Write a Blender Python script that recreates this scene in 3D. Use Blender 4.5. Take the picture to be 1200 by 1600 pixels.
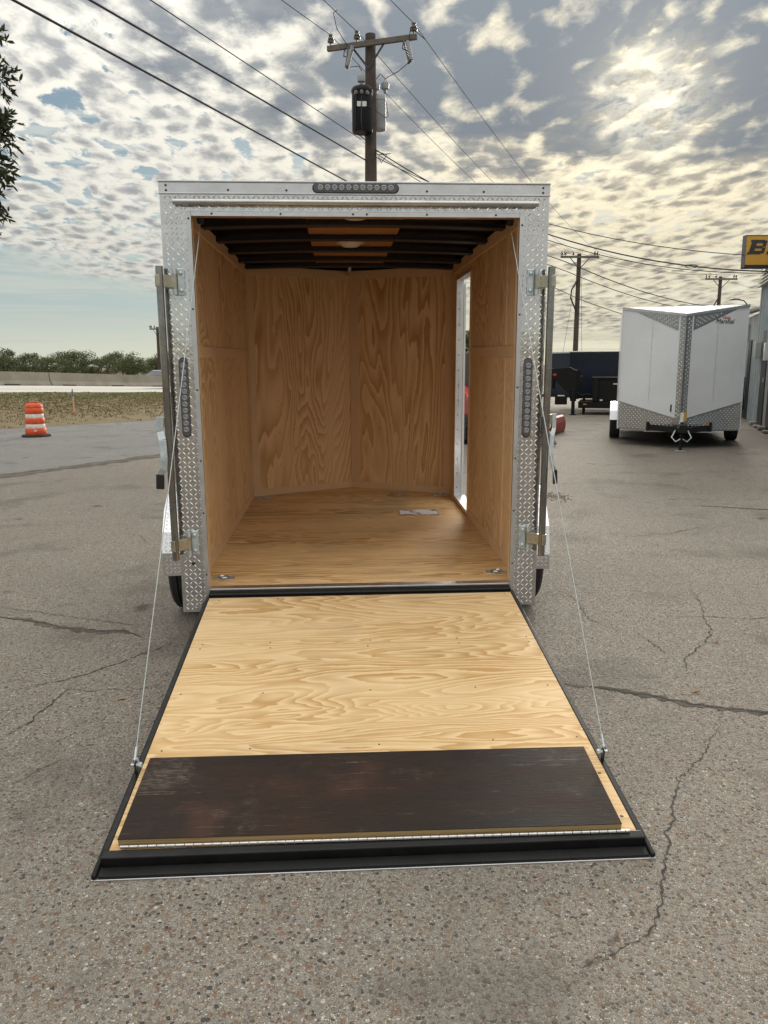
import bpy, bmesh, math, random
from mathutils import Vector, Matrix, Euler
R = math.radians
sc = bpy.context.scene
col = sc.collection
for o in list(bpy.data.objects): bpy.data.objects.remove(o)

# ------------------------------------------------------------------ camera
cd = bpy.data.cameras.new('camera'); cam = bpy.data.objects.new('camera', cd); col.objects.link(cam)
fw = Vector((0.05489867, 0.98087886, -0.1867158)); rt = Vector((0.99837479, -0.05678828, -0.00478255)); up = Vector((0.01529437, 0.18614979, 0.98240233))
cam.matrix_world = Matrix(((rt.x, up.x, -fw.x, -0.09608), (rt.y, up.y, -fw.y, -3.88193), (rt.z, up.z, -fw.z, 1.49548), (0, 0, 0, 1)))
cd.sensor_fit = 'HORIZONTAL'; cd.sensor_width = 36.0; cd.lens = 36.0 * 1209.14 / 1200.0
cd.clip_start = 0.05; cd.clip_end = 6000
sc.camera = cam
sc.render.resolution_x = 768; sc.render.resolution_y = 1024
sc.render.engine = 'CYCLES'
sc.cycles.use_denoising = True
sc.cycles.max_bounces = 10; sc.cycles.diffuse_bounces = 7; sc.cycles.glossy_bounces = 5; sc.cycles.transmission_bounces = 4
sc.cycles.sample_clamp_indirect = 8
sc.view_settings.view_transform = 'Standard'; sc.view_settings.look = 'None'
sc.view_settings.gamma = 1.0; sc.view_settings.use_curve_mapping = False
sc.view_settings.exposure = 0.88

# ------------------------------------------------------------------ node helper
class NT:
    def __init__(s, tree): s.t = tree
    def n(s, kind, **kw):
        nd = s.t.nodes.new(kind)
        for k, v in kw.items(): setattr(nd, k, v)
        return nd
    def put(s, sock, v):
        if isinstance(v, bpy.types.NodeSocket): s.t.links.new(v, sock)
        elif isinstance(v, (tuple, list)):
            sock.default_value = tuple(v) + ((1.0,) if len(sock.default_value) == 4 and len(v) == 3 else ())
        else: sock.default_value = v
    def m(s, op, a, b=None, c=None, clamp=False):
        nd = s.n('ShaderNodeMath', operation=op, use_clamp=clamp)
        for i, v in enumerate((a, b, c)):
            if v is not None: s.put(nd.inputs[i], v)
        return nd.outputs[0]
    def v(s, op, a, b=None, scale=None):
        nd = s.n('ShaderNodeVectorMath', operation=op)
        s.put(nd.inputs[0], a)
        if b is not None: s.put(nd.inputs[1], b)
        if scale is not None: s.put(nd.inputs[3], scale)
        return nd.outputs['Value'] if op in ('DOT_PRODUCT', 'LENGTH', 'DISTANCE') else nd.outputs[0]
    def noise(s, vec, scale, detail=4, rough=0.5, dist=0.0, out='Fac'):
        nd = s.n('ShaderNodeTexNoise'); s.put(nd.inputs['Vector'], vec)
        s.put(nd.inputs['Scale'], scale); s.put(nd.inputs['Detail'], detail); s.put(nd.inputs['Roughness'], rough); s.put(nd.inputs['Distortion'], dist)
        return nd.outputs[out]
    def vor(s, vec, scale, feature='F1', out='Distance', rnd=1.0, smooth=None):
        nd = s.n('ShaderNodeTexVoronoi', feature=feature); s.put(nd.inputs['Vector'], vec); s.put(nd.inputs['Scale'], scale)
        s.put(nd.inputs['Randomness'], rnd)
        if smooth is not None: s.put(nd.inputs['Smoothness'], smooth)
        return nd.outputs[out]
    def step(s, x, a, b, lo=0.0, hi=1.0):
        nd = s.n('ShaderNodeMapRange', interpolation_type='SMOOTHSTEP')
        for i, v in enumerate((x, a, b, lo, hi)): s.put(nd.inputs[i], v)
        return nd.outputs[0]
    def lin(s, x, a, b, lo=0.0, hi=1.0):
        nd = s.n('ShaderNodeMapRange')
        for i, v in enumerate((x, a, b, lo, hi)): s.put(nd.inputs[i], v)
        return nd.outputs[0]
    def mix(s, f, a, b, mode='MIX'):
        nd = s.n('ShaderNodeMix', data_type='RGBA', blend_type=mode)
        s.put(nd.inputs[0], f); s.put(nd.inputs[6], a); s.put(nd.inputs[7], b)
        return nd.outputs[2]
    def sep(s, v):
        nd = s.n('ShaderNodeSeparateXYZ'); s.put(nd.inputs[0], v); return nd.outputs
    def comb(s, x, y, z):
        nd = s.n('ShaderNodeCombineXYZ')
        for i, v in enumerate((x, y, z)): s.put(nd.inputs[i], v)
        return nd.outputs[0]

# ------------------------------------------------------------------ world: sky and broken altocumulus
SUN = Vector((0.34309154, 0.89644708, 0.28048322)); ELEV = math.asin(SUN.z); AZ = math.atan2(SUN.x, SUN.y)
w = bpy.data.worlds.new('World'); sc.world = w; w.use_nodes = True
w.cycles.sampling_method = 'MANUAL'; w.cycles.sample_map_resolution = 512
T = NT(w.node_tree); w.node_tree.nodes.clear()
sky = T.n('ShaderNodeTexSky', sky_type='NISHITA'); sky.sun_disc = False
sky.sun_elevation = ELEV; sky.sun_rotation = AZ; sky.air_density = 1.0; sky.dust_density = 1.0; sky.ozone_density = 1.5
gen = T.n('ShaderNodeTexCoord').outputs['Generated']
dirn = T.v('NORMALIZE', gen)
X, Y, Z = T.sep(dirn)
zc = T.m('ADD', T.m('MAXIMUM', Z, 0.0), 0.10)
P = T.v('SCALE', T.comb(X, Y, 0.0), scale=T.m('DIVIDE', 1.0, zc))
warp = T.v('SCALE', T.v('SUBTRACT', T.noise(P, 4.2, 2, .5, out='Color'), (.5, .5, .5)), scale=.12)
PW = T.v('ADD', P, warp)
ANI = (1.0, .60, 1.0)
def puff(vec):
    c_ = T.vor(T.v('MULTIPLY', vec, ANI), 13.0, 'SMOOTH_F1', smooth=.45)
    n_ = T.noise(T.v('MULTIPLY', vec, ANI), 13.0, 8, .64)
    return T.m('ADD', T.m('MULTIPLY', T.m('SUBTRACT', .52, c_), .68), T.m('MULTIPLY', n_, 1.15)), n_
d0, nz = puff(PW)
d1, _ = puff(T.v('ADD', PW, (.013, .028, 0.0)))
relief = T.m('SUBTRACT', d0, d1)
big = T.noise(T.v('ADD', P, (3.1, 7.7, 0)), .9, 3, .5)
cs = T.v('DOT_PRODUCT', dirn, tuple(SUN))
csp = T.m('MAXIMUM', cs, 0.0)
wide = T.m('POWER', csp, 20.0); glow = T.m('POWER', csp, 160.0)
# a thick grey bank of cloud high in front, over and left of the sun
pb = T.v('MULTIPLY', T.v('SUBTRACT', P, (0.80, 1.90, 0.0)), (.80, .95, 0.0))
bn = T.noise(P, 3.2, 6, .62)
bank = T.step(T.m('ADD', T.v('LENGTH', pb), T.m('MULTIPLY', T.m('SUBTRACT', bn, .5), 1.7)), 1.22, .62)
sunhole = T.step(T.m('ADD', cs, T.m('MULTIPLY', T.m('SUBTRACT', nz, .5), .016)), .9965, 1.0030)
bank = T.m('MULTIPLY', bank, T.m('SUBTRACT', 1.0, sunhole))
dens = T.m('SUBTRACT', d0, .07)
dens = T.m('ADD', dens, T.m('MULTIPLY', T.m('SUBTRACT', big, .5), .40))
dens = T.m('ADD', dens, T.m('MULTIPLY', bank, .34))
cov = T.step(dens, .27, .42)
# the sheet ends above the horizon on the left and reaches lower on the right
edge = T.m('ADD', T.m('SUBTRACT', .062, T.m('MULTIPLY', X, .125)), T.m('MULTIPLY', T.m('SUBTRACT', T.noise(P, .9, 4, .6), .5), .08))
sheet = T.step(T.m('SUBTRACT', Z, edge), -.012, .03)
streakP = T.comb(T.m('MULTIPLY', X, 2.2), T.m('MULTIPLY', Y, 2.2), T.m('MULTIPLY', Z, 40.0))
stk = T.m('MULTIPLY', T.step(T.noise(streakP, 1.9, 5, .6, .6), .47, .64), T.step(Z, .0, .03))
stk = T.m('MULTIPLY', stk, T.lin(X, -.3, .4, .45, .85))
alpha = T.m('MAXIMUM', T.m('MULTIPLY', cov, sheet), stk)
thick = T.step(T.m('SUBTRACT', dens, T.m('MULTIPLY', relief, T.m('SUBTRACT', 1.15, T.m('MULTIPLY', bank, .75)))), .38, .84)
thick = T.m('MULTIPLY', thick, sheet)
lit = T.mix(wide, (5.1, 4.95, 4.45), (6.2, 5.45, 3.75))
lit = T.mix(glow, lit, (6.9, 6.3, 4.8))
shade = T.mix(wide, (2.25, 2.33, 2.37), (2.75, 2.5, 2.0))
shade = T.mix(bank, shade, (1.30, 1.46, 1.64))
cl = T.mix(thick, lit, shade)
cl = T.mix(T.m('MULTIPLY', T.m('POWER', csp, 300.0), .14), cl, (7.2, 6.7, 5.2))
cl = T.mix(T.m('MULTIPLY', T.m('MULTIPLY', sunhole, T.step(nz, .56, .42)), .7), cl, (10.5, 10.0, 8.4))
cie = T.m('DIVIDE', T.m('ADD', 1.0, T.m('MULTIPLY', T.m('MAXIMUM', Z, 0.0), 3.0)), 1.75)
cl = T.v('SCALE', cl, scale=cie)
skc = T.mix(.35, T.v('MULTIPLY', sky.outputs[0], (.42, .45, .43)), (1.55, 2.05, 2.4))
skc = T.mix(wide, skc, (3.0, 3.1, 2.9))
low = T.step(Z, .17, .06)
skc = T.mix(T.m('MULTIPLY', low, .9), skc, T.mix(T.m('MULTIPLY', wide, 1.5, clamp=True), T.mix(T.step(Z, .08, .0), (2.5, 3.0, 2.95), (3.75, 3.85, 3.2)), (4.1, 4.1, 3.3)))
final = T.mix(alpha, skc, cl)
bg = T.n('ShaderNodeBackground'); T.put(bg.inputs[0], final); bg.inputs[1].default_value = 0.10
T.t.links.new(bg.outputs[0], T.n('ShaderNodeOutputWorld').inputs[0])

# ------------------------------------------------------------------ the sun, veiled by cloud
sl = bpy.data.lights.new('sun', 'SUN'); sl.energy = 1.1; sl.angle = R(20); sl.color = (1.0, .93, .80)
so = bpy.data.objects.new('sun', sl); col.objects.link(so)
so.rotation_euler = SUN.to_track_quat('Z', 'Y').to_euler(); so.location = SUN * 50

# ------------------------------------------------------------------ materials
MATS = {}
def mat(name, colr=(.5, .5, .5), rough=.5, metal=0.0, var=0.0, vscale=6.0, bump=0.0, bscale=80.0, spec=.5, coat=0.0, rvar=0.0):
    """procedural material: base colour with noise wear, optional fine relief"""
    m = bpy.data.materials.new(name); m.use_nodes = True; N = NT(m.node_tree); b = m.node_tree.nodes['Principled BSDF']
    tc = N.n('ShaderNodeTexCoord').outputs['Object']
    c = tuple(colr)
    nfac = N.noise(tc, vscale, 6, .6)
    lo = tuple(x * (1 - var) for x in c); hi = tuple(min(1, x * (1 + var * .6)) for x in c)
    N.put(b.inputs['Base Color'], N.mix(N.lin(nfac, .3, .7), lo, hi))
    if rvar: N.put(b.inputs['Roughness'], N.lin(N.noise(tc, vscale * 2.3, 5, .6), .3, .7, max(.02, rough - rvar), min(1, rough + rvar)))
    else: b.inputs['Roughness'].default_value = rough
    b.inputs['Metallic'].default_value = metal
    b.inputs['Specular IOR Level'].default_value = spec
    b.inputs['Coat Weight'].default_value = coat
    if bump:
        bp = N.n('ShaderNodeBump'); bp.inputs['Strength'].default_value = bump; bp.inputs['Distance'].default_value = .004
        N.put(bp.inputs['Height'], N.noise(tc, bscale, 4, .6)); N.put(b.inputs['Normal'], bp.outputs[0])
    MATS[name] = m
    return m

def wood(name, light, dark, sc3, K=9.0, contrast=1.0, fine3=(300, 8, 300), rough=.6, warm=0.0, dirt=0.0, knots=0.0):
    """plywood: contour lines of a stretched noise field make the cathedral grain"""
    m = bpy.data.materials.new(name); m.use_nodes = True; N = NT(m.node_tree); b = m.node_tree.nodes['Principled BSDF']
    tc = N.n('ShaderNodeTexCoord').outputs['Object']; rnd = N.n('ShaderNodeObjectInfo').outputs['Random']
    p = N.v('ADD', N.v('MULTIPLY', tc, sc3), N.v('SCALE', (13.7, 9.1, 17.3), scale=rnd))
    f = N.noise(p, 1.0, 3.0, .45, .35)
    jit = N.noise(N.v('MULTIPLY', p, (7, 7, 7)), 1.0, 4, .65)
    t = N.m('ADD', N.m('MULTIPLY', f, K), N.m('MULTIPLY', jit, 1.1))
    fr = N.m('FRACT', t)
    up_ = N.lin(fr, .05, .85); dn = N.step(fr, .87, .97)
    band = N.m('MULTIPLY', up_, N.m('SUBTRACT', 1.0, dn))
    patch = N.noise(N.v('ADD', N.v('MULTIPLY', tc, tuple(s * .8 for s in sc3)), (5, 5, 5)), 1.3, 2, .5)
    band = N.m('MULTIPLY', band, N.lin(patch, .35, .65, .25, 1.0))
    fib = N.noise(N.v('MULTIPLY', tc, fine3), 1.0, 3, .7)
    band = N.m('ADD', N.m('MULTIPLY', band, contrast), N.m('MULTIPLY', N.m('SUBTRACT', fib, .5), .62), clamp=True)
    c = N.mix(band, light, dark)
    wv = N.noise(tc, 1.7, 3, .5)
    c = N.mix(N.lin(wv, .35, .7, 0.0, .30), c, tuple(x * y for x, y in zip(light, (.88, .80, .70))))
    if dirt:
        d = N.noise(N.v('MULTIPLY', tc, tuple(s * 1.6 for s in sc3)), 1.5, 6, .65)
        c = N.mix(N.step(d, .56, .75, 0.0, dirt), c, (.16, .12, .08))
        sp = N.vor(tc, 22.0); c = N.mix(N.step(sp, .05, .02, 0.0, dirt), c, (.12, .08, .05))
    if dirt:
        sm = N.noise(N.v('ADD', tc, (2.3, 1.1, 0)), 1.6, 4, .6)
        c = N.mix(N.step(sm, .50, .72, 0, dirt * 1.1), c, (.30, .24, .18))
    N.put(b.inputs['Base Color'], c)
    b.inputs['Roughness'].default_value = rough; b.inputs['Specular IOR Level'].default_value = .2
    bp = N.n('ShaderNodeBump'); bp.inputs['Strength'].default_value = .12; bp.inputs['Distance'].default_value = .002
    N.put(bp.inputs['Height'], fib); N.put(b.inputs['Normal'], bp.outputs[0])
    MATS[name] = m
    return m

wood('ramp_ply', (.82, .61, .355), (.55, .32, .125), (.62, 3.6, 3.6), 30, 1.3, (9, 330, 330), .55, dirt=.2)
wood('floor_ply', (.84, .575, .295), (.42, .225, .08), (.5, 4.6, 4.6), 22, 1.2, (7, 300, 300), .68, dirt=.45)
wood('wall_ply', (.85, .60, .345), (.50, .275, .105), (2.3, 2.3, .40), 27, 1.15, (260, 260, 7), .5)
wood('side_ply', (.84, .60, .355), (.54, .32, .145), (2.0, 2.0, .8), 24, 1.1, (260, 260, 9), .55)
wood('batten', (.74, .53, .33), (.65, .45, .265), (3, 3, 3), 3, .5, (120, 120, 40), .6)
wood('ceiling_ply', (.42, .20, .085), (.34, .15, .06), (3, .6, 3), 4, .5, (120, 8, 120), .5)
wood('flap_edge', (.42, .30, .15), (.12, .08, .04), (.6, 60, 60), 7, 1.0, (20, 300, 300), .7)
wood('sheet_edge', (.62, .45, .26), (.40, .25, .12), (.6, 40, 40), 5, 1.0, (20, 300, 300), .7)

mat('bright_alu', (.74, .75, .77), .11, 1.0, .10, 5, .55, 7, rvar=.05)
mat('mill_alu', (.66, .67, .70), .36, 1.0, .12, 9, .08, 60, rvar=.08)
mat('tread_alu', (.90, .90, .90), .12, 1.0, .05, 5)  # polished treads, lighter than the field: reflection contrast put into the colour
mat('field_alu', (.68, .685, .70), .11, 1.0, .16, 6, .5, 7, rvar=.05)  # same metal as the treads, base darkened to stand in for dark reflections
mat('fender_alu', (.80, .81, .84), .14, 1.0, .05, 5, .04, 25, rvar=.05)
mat('zinc', (.60, .67, .71), .42, .75, .2, 40, .1, 200, rvar=.1)
mat('yellow_zinc', (.47, .45, .36), .34, .9, .25, 30, .1, 200, rvar=.1)
mat('rod_steel', (.55, .55, .54), .2, 1.0, .15, 12, .05, 60, rvar=.06)
mat('galv_tube', (.30, .295, .28), .16, 1.0, .2, 18, .06, 90, rvar=.1)
mat('black_steel', (.008, .008, .009), .42, 0, .5, 14, .15, 120, spec=.35, rvar=.12)
mat('black_rubber', (.011, .011, .012), .6, 0, .4, 12, .25, 160, spec=.3)
mat('tyre_rubber', (.022, .022, .023), .75, 0, .5, 9, .4, 120)
mat('grip', (.014, .014, .015), .45, 0, .3, 30, .1, 200)
mat('roof_film', (.003, .004, .009), .62, 0, .3, 4, .6, 5, spec=.10)
mat('bow_steel', (.006, .007, .014), .5, 0, .3, 10, .05, 80)
mat('white_skin', (.78, .79, .80), .28, 0, .05, 3, .03, 8, coat=.2)
mat('lens_dark', (.10, .105, .115), .3, 0, .3, 30)
mat('lens_clear', (.30, .31, .34), .14, .35, .3, 60, .2, 300, coat=.6)
mat('screw', (.10, .10, .11), .4, .8, .3, 60)
mat('screw_bright', (.6, .6, .62), .3, 1, .2, 60)
mat('cable', (.52, .56, .58), .42, .8, .3, 200, .3, 500)
mat('dome', (.75, .72, .66), .4, 0, .08, 20)
mat('paper', (.86, .84, .87), .6, 0, .08, 30)
mat('film', (.6, .55, .46), .15, 0, .1, 30, .5, 40)
mat('flap_white', (.55, .5, .42), .7, 0, .3, 40)
mat('bolt_black', (.02, .02, .02), .5, 0, .2, 40)

def make_flap():
    m = bpy.data.materials.new('dark_flap'); m.use_nodes = True; N = NT(m.node_tree); b = m.node_tree.nodes['Principled BSDF']
    tc = N.n('ShaderNodeTexCoord').outputs['Object']
    a = N.noise(N.v('MULTIPLY', tc, (1.6, 7, 7)), 1.0, 6, .65)
    fib = N.noise(N.v('MULTIPLY', tc, (14, 260, 260)), 1.0, 4, .7)
    c = N.mix(N.lin(a, .3, .7), (.012, .011, .011), (.046, .025, .017))
    red = N.noise(N.v('ADD', tc, (7, 3, 1)), 2.6, 5, .6)
    c = N.mix(N.step(red, .55, .75, 0, .7), c, (.085, .040, .027))
    c = N.mix(N.m('MULTIPLY', N.step(fib, .50, .70), .7), c, (.007, .006, .007))
    # scuffs: pale scratches along the grain and dusty rubs
    scr = N.noise(N.v('MULTIPLY', tc, (3.0, 95, 95)), 1.0, 5, .8)
    msk = N.noise(N.v('ADD', tc, (1, 9, 2)), 4.2, 5, .7)
    s1 = N.m('MULTIPLY', N.step(scr, .58, .72), N.step(msk, .46, .62))
    rub = N.noise(N.v('ADD', tc, (4, 4, 4)), 3.4, 5, .62)
    s2 = N.m('MULTIPLY', N.step(rub, .53, .68), N.step(N.noise(N.v('MULTIPLY', tc, (26, 260, 260)), 1.0, 5, .8), .44, .66))
    s3 = N.m('MULTIPLY', N.step(N.vor(tc, 55.0), .09, .04), N.step(msk, .55, .70))
    f = N.m('MAXIMUM', N.m('MAXIMUM', N.m('MULTIPLY', s1, .55), N.m('MULTIPLY', s2, .36)), N.m('MULTIPLY', s3, .5))
    c = N.mix(f, c, (.40, .36, .30))
    N.put(b.inputs['Base Color'], c)
    N.put(b.inputs['Roughness'], N.lin(a, .3, .7, .5, .72)); b.inputs['Specular IOR Level'].default_value = .22
    bp = N.n('ShaderNodeBump'); bp.inputs['Strength'].default_value = .35; bp.inputs['Distance'].default_value = .003
    N.put(bp.inputs['Height'], fib); N.put(b.inputs['Normal'], bp.outputs[0])
    MATS['dark_flap'] = m
make_flap()

def make_pavement(name, tone, stones=True, scale=1.0, grey=0.0):
    m = bpy.data.materials.new(name); m.use_nodes = True; N = NT(m.node_tree); b = m.node_tree.nodes['Principled BSDF']
    tc = N.n('ShaderNodeTexCoord').outputs['Object']
    X, Y, Z = N.sep(tc)
    p = N.comb(X, Y, 0.0)
    p = N.v('ADD', p, N.v('SCALE', N.noise(p, 60, 1, .5, out='Color'), scale=.012))
    big = N.noise(p, .55, 4, .6); mid = N.noise(p, 4.5, 4, .65); blot = N.noise(N.v('ADD', p, (31, 7, 0)), 1.3, 4, .6)
    def layer(s):
        v = N.n('ShaderNodeTexVoronoi', feature='F1'); N.put(v.inputs['Vector'], p); v.inputs['Scale'].default_value = s
        return v.outputs['Color'], v.outputs['Distance']
    c1, d1 = layer(86 * scale); c2, d2 = layer(190 * scale)
    r1, g1, b1 = N.sep(c1); r2, g2, b2 = N.sep(c2)
    cr = N.n('ShaderNodeValToRGB'); N.put(cr.inputs[0], r1); cr.color_ramp.interpolation = 'CONSTANT'
    pal = [(0, (.065, .060, .060)), (.09, (.235, .185, .145)), (.24, (.27, .170, .115)), (.40, (.33, .265, .205)), (.55, (.235, .215, .195)), (.68, (.36, .30, .24)), (.82, (.185, .125, .095)), (.90, (.42, .38, .335)), (.97, (.58, .55, .50))]
    el = cr.color_ramp.elements
    el[0].position = 0; el[0].color = pal[0][1] + (1,)
    el[1].position = pal[1][0]; el[1].color = pal[1][1] + (1,)
    for q, cc in pal[2:]:
        x = el.new(q); x.color = cc + (1,)
    stone = N.mix(grey, cr.outputs[0], tone)
    rad = N.m('ADD', .30, N.m('MULTIPLY', g1, .32))
    present = N.m('MULTIPLY', N.step(N.m('SUBTRACT', d1, rad), .05, -.05), N.step(b1, .22, .26))
    present2 = N.m('MULTIPLY', N.step(d2, .52, .36), N.step(g2, .42, .46))
    grain = N.noise(p, 420, 2, .6)
    mtx = N.mix(N.lin(grain, .3, .7), tuple(x * .42 for x in tone), tuple(x * 1.30 for x in tone))
    small = N.mix(r2, tuple(x * .30 for x in tone), tuple(min(1, x * 2.6) for x in tone))  # wide tones here and in the matrix put glints and pit shade into colour
    mtx = N.mix(N.m('MULTIPLY', present2, .9), mtx, small)
    c = N.mix(N.m('MULTIPLY', present, .92 if stones else .35), mtx, stone)
    # wear: large soft tone shifts, tar-dark blotches, oil spots
    c = N.mix(N.lin(big, .38, .66, 0.0, .62), c, N.mix(.5, c, tuple(x * .55 for x in tone)))
    c = N.mix(N.step(blot, .52, .68, 0, .55), c, tuple(x * .45 for x in tone))
    c = N.mix(N.step(mid, .58, .75, 0, .40), c, tuple(x * .45 for x in tone))
    spot = N.vor(N.v('ADD', p, N.v('SCALE', N.noise(p, 5, 3, .6, out='Color'), scale=.25)), 1.15)
    c = N.mix(N.step(spot, .12, .03, 0, .7), c, (.045, .043, .045))
    N.put(b.inputs['Base Color'], c)
    N.put(b.inputs['Roughness'], N.lin(r1, 0, 1, .62, .92)); b.inputs['Specular IOR Level'].default_value = .18
    h = N.m('ADD', N.m('MULTIPLY', present, N.m('SUBTRACT', .95, N.m('MULTIPLY', d1, .9))), N.m('MULTIPLY', present2, .5))
    bp = N.n('ShaderNodeBump'); bp.inputs['Strength'].default_value = 1.0; bp.inputs['Distance'].default_value = .006
    N.put(bp.inputs['Height'], h); N.put(b.inputs['Normal'], bp.outputs[0])
    MATS[name] = m
make_pavement('lot_pavement', (.300, .272, .240))
make_pavement('road_asphalt', (.275, .272, .266), False, .9, .7)
mat('crack_dirt', (.066, .057, .049), .95, 0, .6, 40, .8, 200)
mat('edge_dirt', (.10, .087, .073), .95, 0, .7, 6, .9, 60)
mat('concrete_road', (.56, .54, .50), .8, 0, .14, 1.2, .2, 40)
mat('barrier_concrete', (.27, .245, .205), .85, 0, .25, .9, .3, 25)
mat('earth', (.16, .12, .075), .95, 0, .35, .2, .3, 5)

def make_verge():
    m = bpy.data.materials.new('verge_soil'); m.use_nodes = True; N = NT(m.node_tree); b = m.node_tree.nodes['Principled BSDF']
    tc = N.n('ShaderNodeTexCoord').outputs['Object']
    n1 = N.noise(tc, .35, 6, .6); n2 = N.noise(tc, 3.0, 6, .7)
    c = N.mix(N.lin(n2, .3, .7), (.125, .088, .043), (.205, .155, .08))
    c = N.mix(N.step(n1, .5, .62, 0, .6), c, (.16, .15, .055))
    N.put(b.inputs['Base Color'], c); b.inputs['Roughness'].default_value = .95
    MATS['verge_soil'] = m
make_verge()
def leafmat(name, a, b_, trans=.15):
    m = bpy.data.materials.new(name); m.use_nodes = True; N = NT(m.node_tree); b = m.node_tree.nodes['Principled BSDF']
    g = N.n('ShaderNodeNewGeometry'); rp = g.outputs['Random Per Island']
    tc = N.n('ShaderNodeTexCoord').outputs['Object']
    f = N.m('ADD', N.m('MULTIPLY', rp, .6), N.m('MULTIPLY', N.noise(tc, .9, 3, .5), .5), clamp=True)
    N.put(b.inputs['Base Color'], N.mix(f, a, b_)); b.inputs['Roughness'].default_value = .6
    b.inputs['Specular IOR Level'].default_value = .3
    tr = N.n('ShaderNodeBsdfTranslucent'); N.put(tr.inputs[0], N.mix(f, a, b_))
    mx = N.n('ShaderNodeMixShader'); mx.inputs[0].default_value = trans
    N.t.links.new(b.outputs[0], mx.inputs[1]); N.t.links.new(tr.outputs[0], mx.inputs[2])
    N.t.links.new(mx.outputs[0], m.node_tree.nodes['Material Output'].inputs[0])
    MATS[name] = m
leafmat('leaf_far', (.038, .052, .018), (.115, .135, .050), .3)
leafmat('leaf_far_b', (.050, .062, .020), (.140, .150, .055), .3)
leafmat('leaf_oak', (.016, .026, .012), (.060, .075, .032), .2)
leafmat('grass_dry', (.125, .092, .042), (.24, .185, .09))
leafmat('grass_green', (.085, .100, .034), (.19, .195, .07))
mat('bark', (.075, .060, .048), .9, 0, .4, 8, .6, 40)
mat('pole_wood', (.080, .060, .050), .85, 0, .35, 5, .4, 40)
mat('arm_wood', (.150, .135, .115), .85, 0, .3, 6, .4, 40)
mat('tank_black', (.007, .008, .012), .45, 0, .3, 4, spec=.25)
mat('tank_grey', (.30, .32, .34), .4, 0, .12, 4)
mat('porcelain', (.13, .115, .11), .25, 0, .3, 20, coat=.5)
mat('wire', (.030, .026, .034), .6, 0, .3, 10)
mat('wire_thin', (.055, .055, .062), .8, 0, .3, 10, spec=.1)
mat('dark_iron', (.06, .055, .07), .5, .4, .3, 20)
mat('barrel_orange', (.76, .10, .026), .5, 0, .30, 14, .1, 40)
mat('barrel_white', (.78, .77, .74), .4, 0, .28, 14)
mat('stake_wood', (.62, .42, .22), .8, 0, .2, 20)
mat('stake_blue', (.10, .20, .45), .6)
mat('stake_red', (.75, .10, .08), .6)
mat('bg_white', (.74, .76, .80), .30, 0, .10, 1.1, .10, 3, coat=.15)
mat('navy_paint', (.008, .015, .030), .32, 0, .25, 2, .03, 3, spec=.25)
mat('dump_black', (.009, .009, .010), .5, 0, .3, 3, .05, 20, spec=.2)
mat('red_paint', (.34, .045, .04), .5, 0, .35, 9, .1, 60)
mat('tractor_red', (.55, .035, .035), .35, 0, .15, 6, coat=.3)
mat('tail_amber', (.75, .20, .03), .3)
mat('tail_red', (.5, .02, .02), .3)
mat('sticker', (.7, .7, .7), .5, 0, .2, 60)
mat('sign_yellow', (.50, .27, .035), .5, 0, .06, 4)
mat('sign_black', (.015, .017, .022), .5)
mat('logo_red', (.55, .02, .03), .5)
mat('logo_black', (.02, .02, .03), .5)
mat('clad_blue', (.30, .35, .39), .5, .2, .22, 3, .1, 30, rvar=.1)
mat('clad_grey', (.42, .43, .43), .5, .2, .2, 3, .1, 30)
mat('clad_cream', (.58, .55, .47), .6, 0, .15, 4)
mat('door_dark', (.03, .032, .036), .5, 0, .3, 4)
mat('trim_dark', (.10, .10, .11), .5, 0, .3, 6)
mat('car_silver', (.45, .48, .52), .25, .6, .05, 4, coat=.6)
mat('car_glass', (.03, .04, .05), .06, 0, .1, 4, spec=.8)
mat('leaf_dead', (.42, .26, .14), .8, 0, .3, 40)
mat('pebble', (.20, .16, .13), .8, 0, .5, 30, .3, 100)
mat('tower_steel', (.42, .45, .46), .6, .3, .1, 4)

def make_plate():
    """distant diamond plate: tread relief is under two pixels, so it is fine relief only"""
    m = bpy.data.materials.new('plate_far'); m.use_nodes = True; N = NT(m.node_tree); b = m.node_tree.nodes['Principled BSDF']
    tc = N.n('ShaderNodeTexCoord').outputs['Object']; X, Y, Z = N.sep(tc)
    s1 = N.m('SINE', N.m('MULTIPLY', N.m('ADD', X, Z), 125.0)); s2 = N.m('SINE', N.m('MULTIPLY', N.m('SUBTRACT', X, Z), 125.0))
    h = N.m('MAXIMUM', N.m('MULTIPLY', s1, s2), 0.0)
    b.inputs['Base Color'].default_value = (.47, .47, .47, 1); b.inputs['Metallic'].default_value = 1; b.inputs['Roughness'].default_value = .16  # field colour set darker than its treads, in place of mirrored contrast
    bp = N.n('ShaderNodeBump'); bp.inputs['Strength'].default_value = .6; bp.inputs['Distance'].default_value = .01
    N.put(bp.inputs['Height'], N.noise(tc, 5.0, 4, .6)); N.put(b.inputs['Normal'], bp.outputs[0])
    MATS['plate_far'] = m
make_plate()

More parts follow.
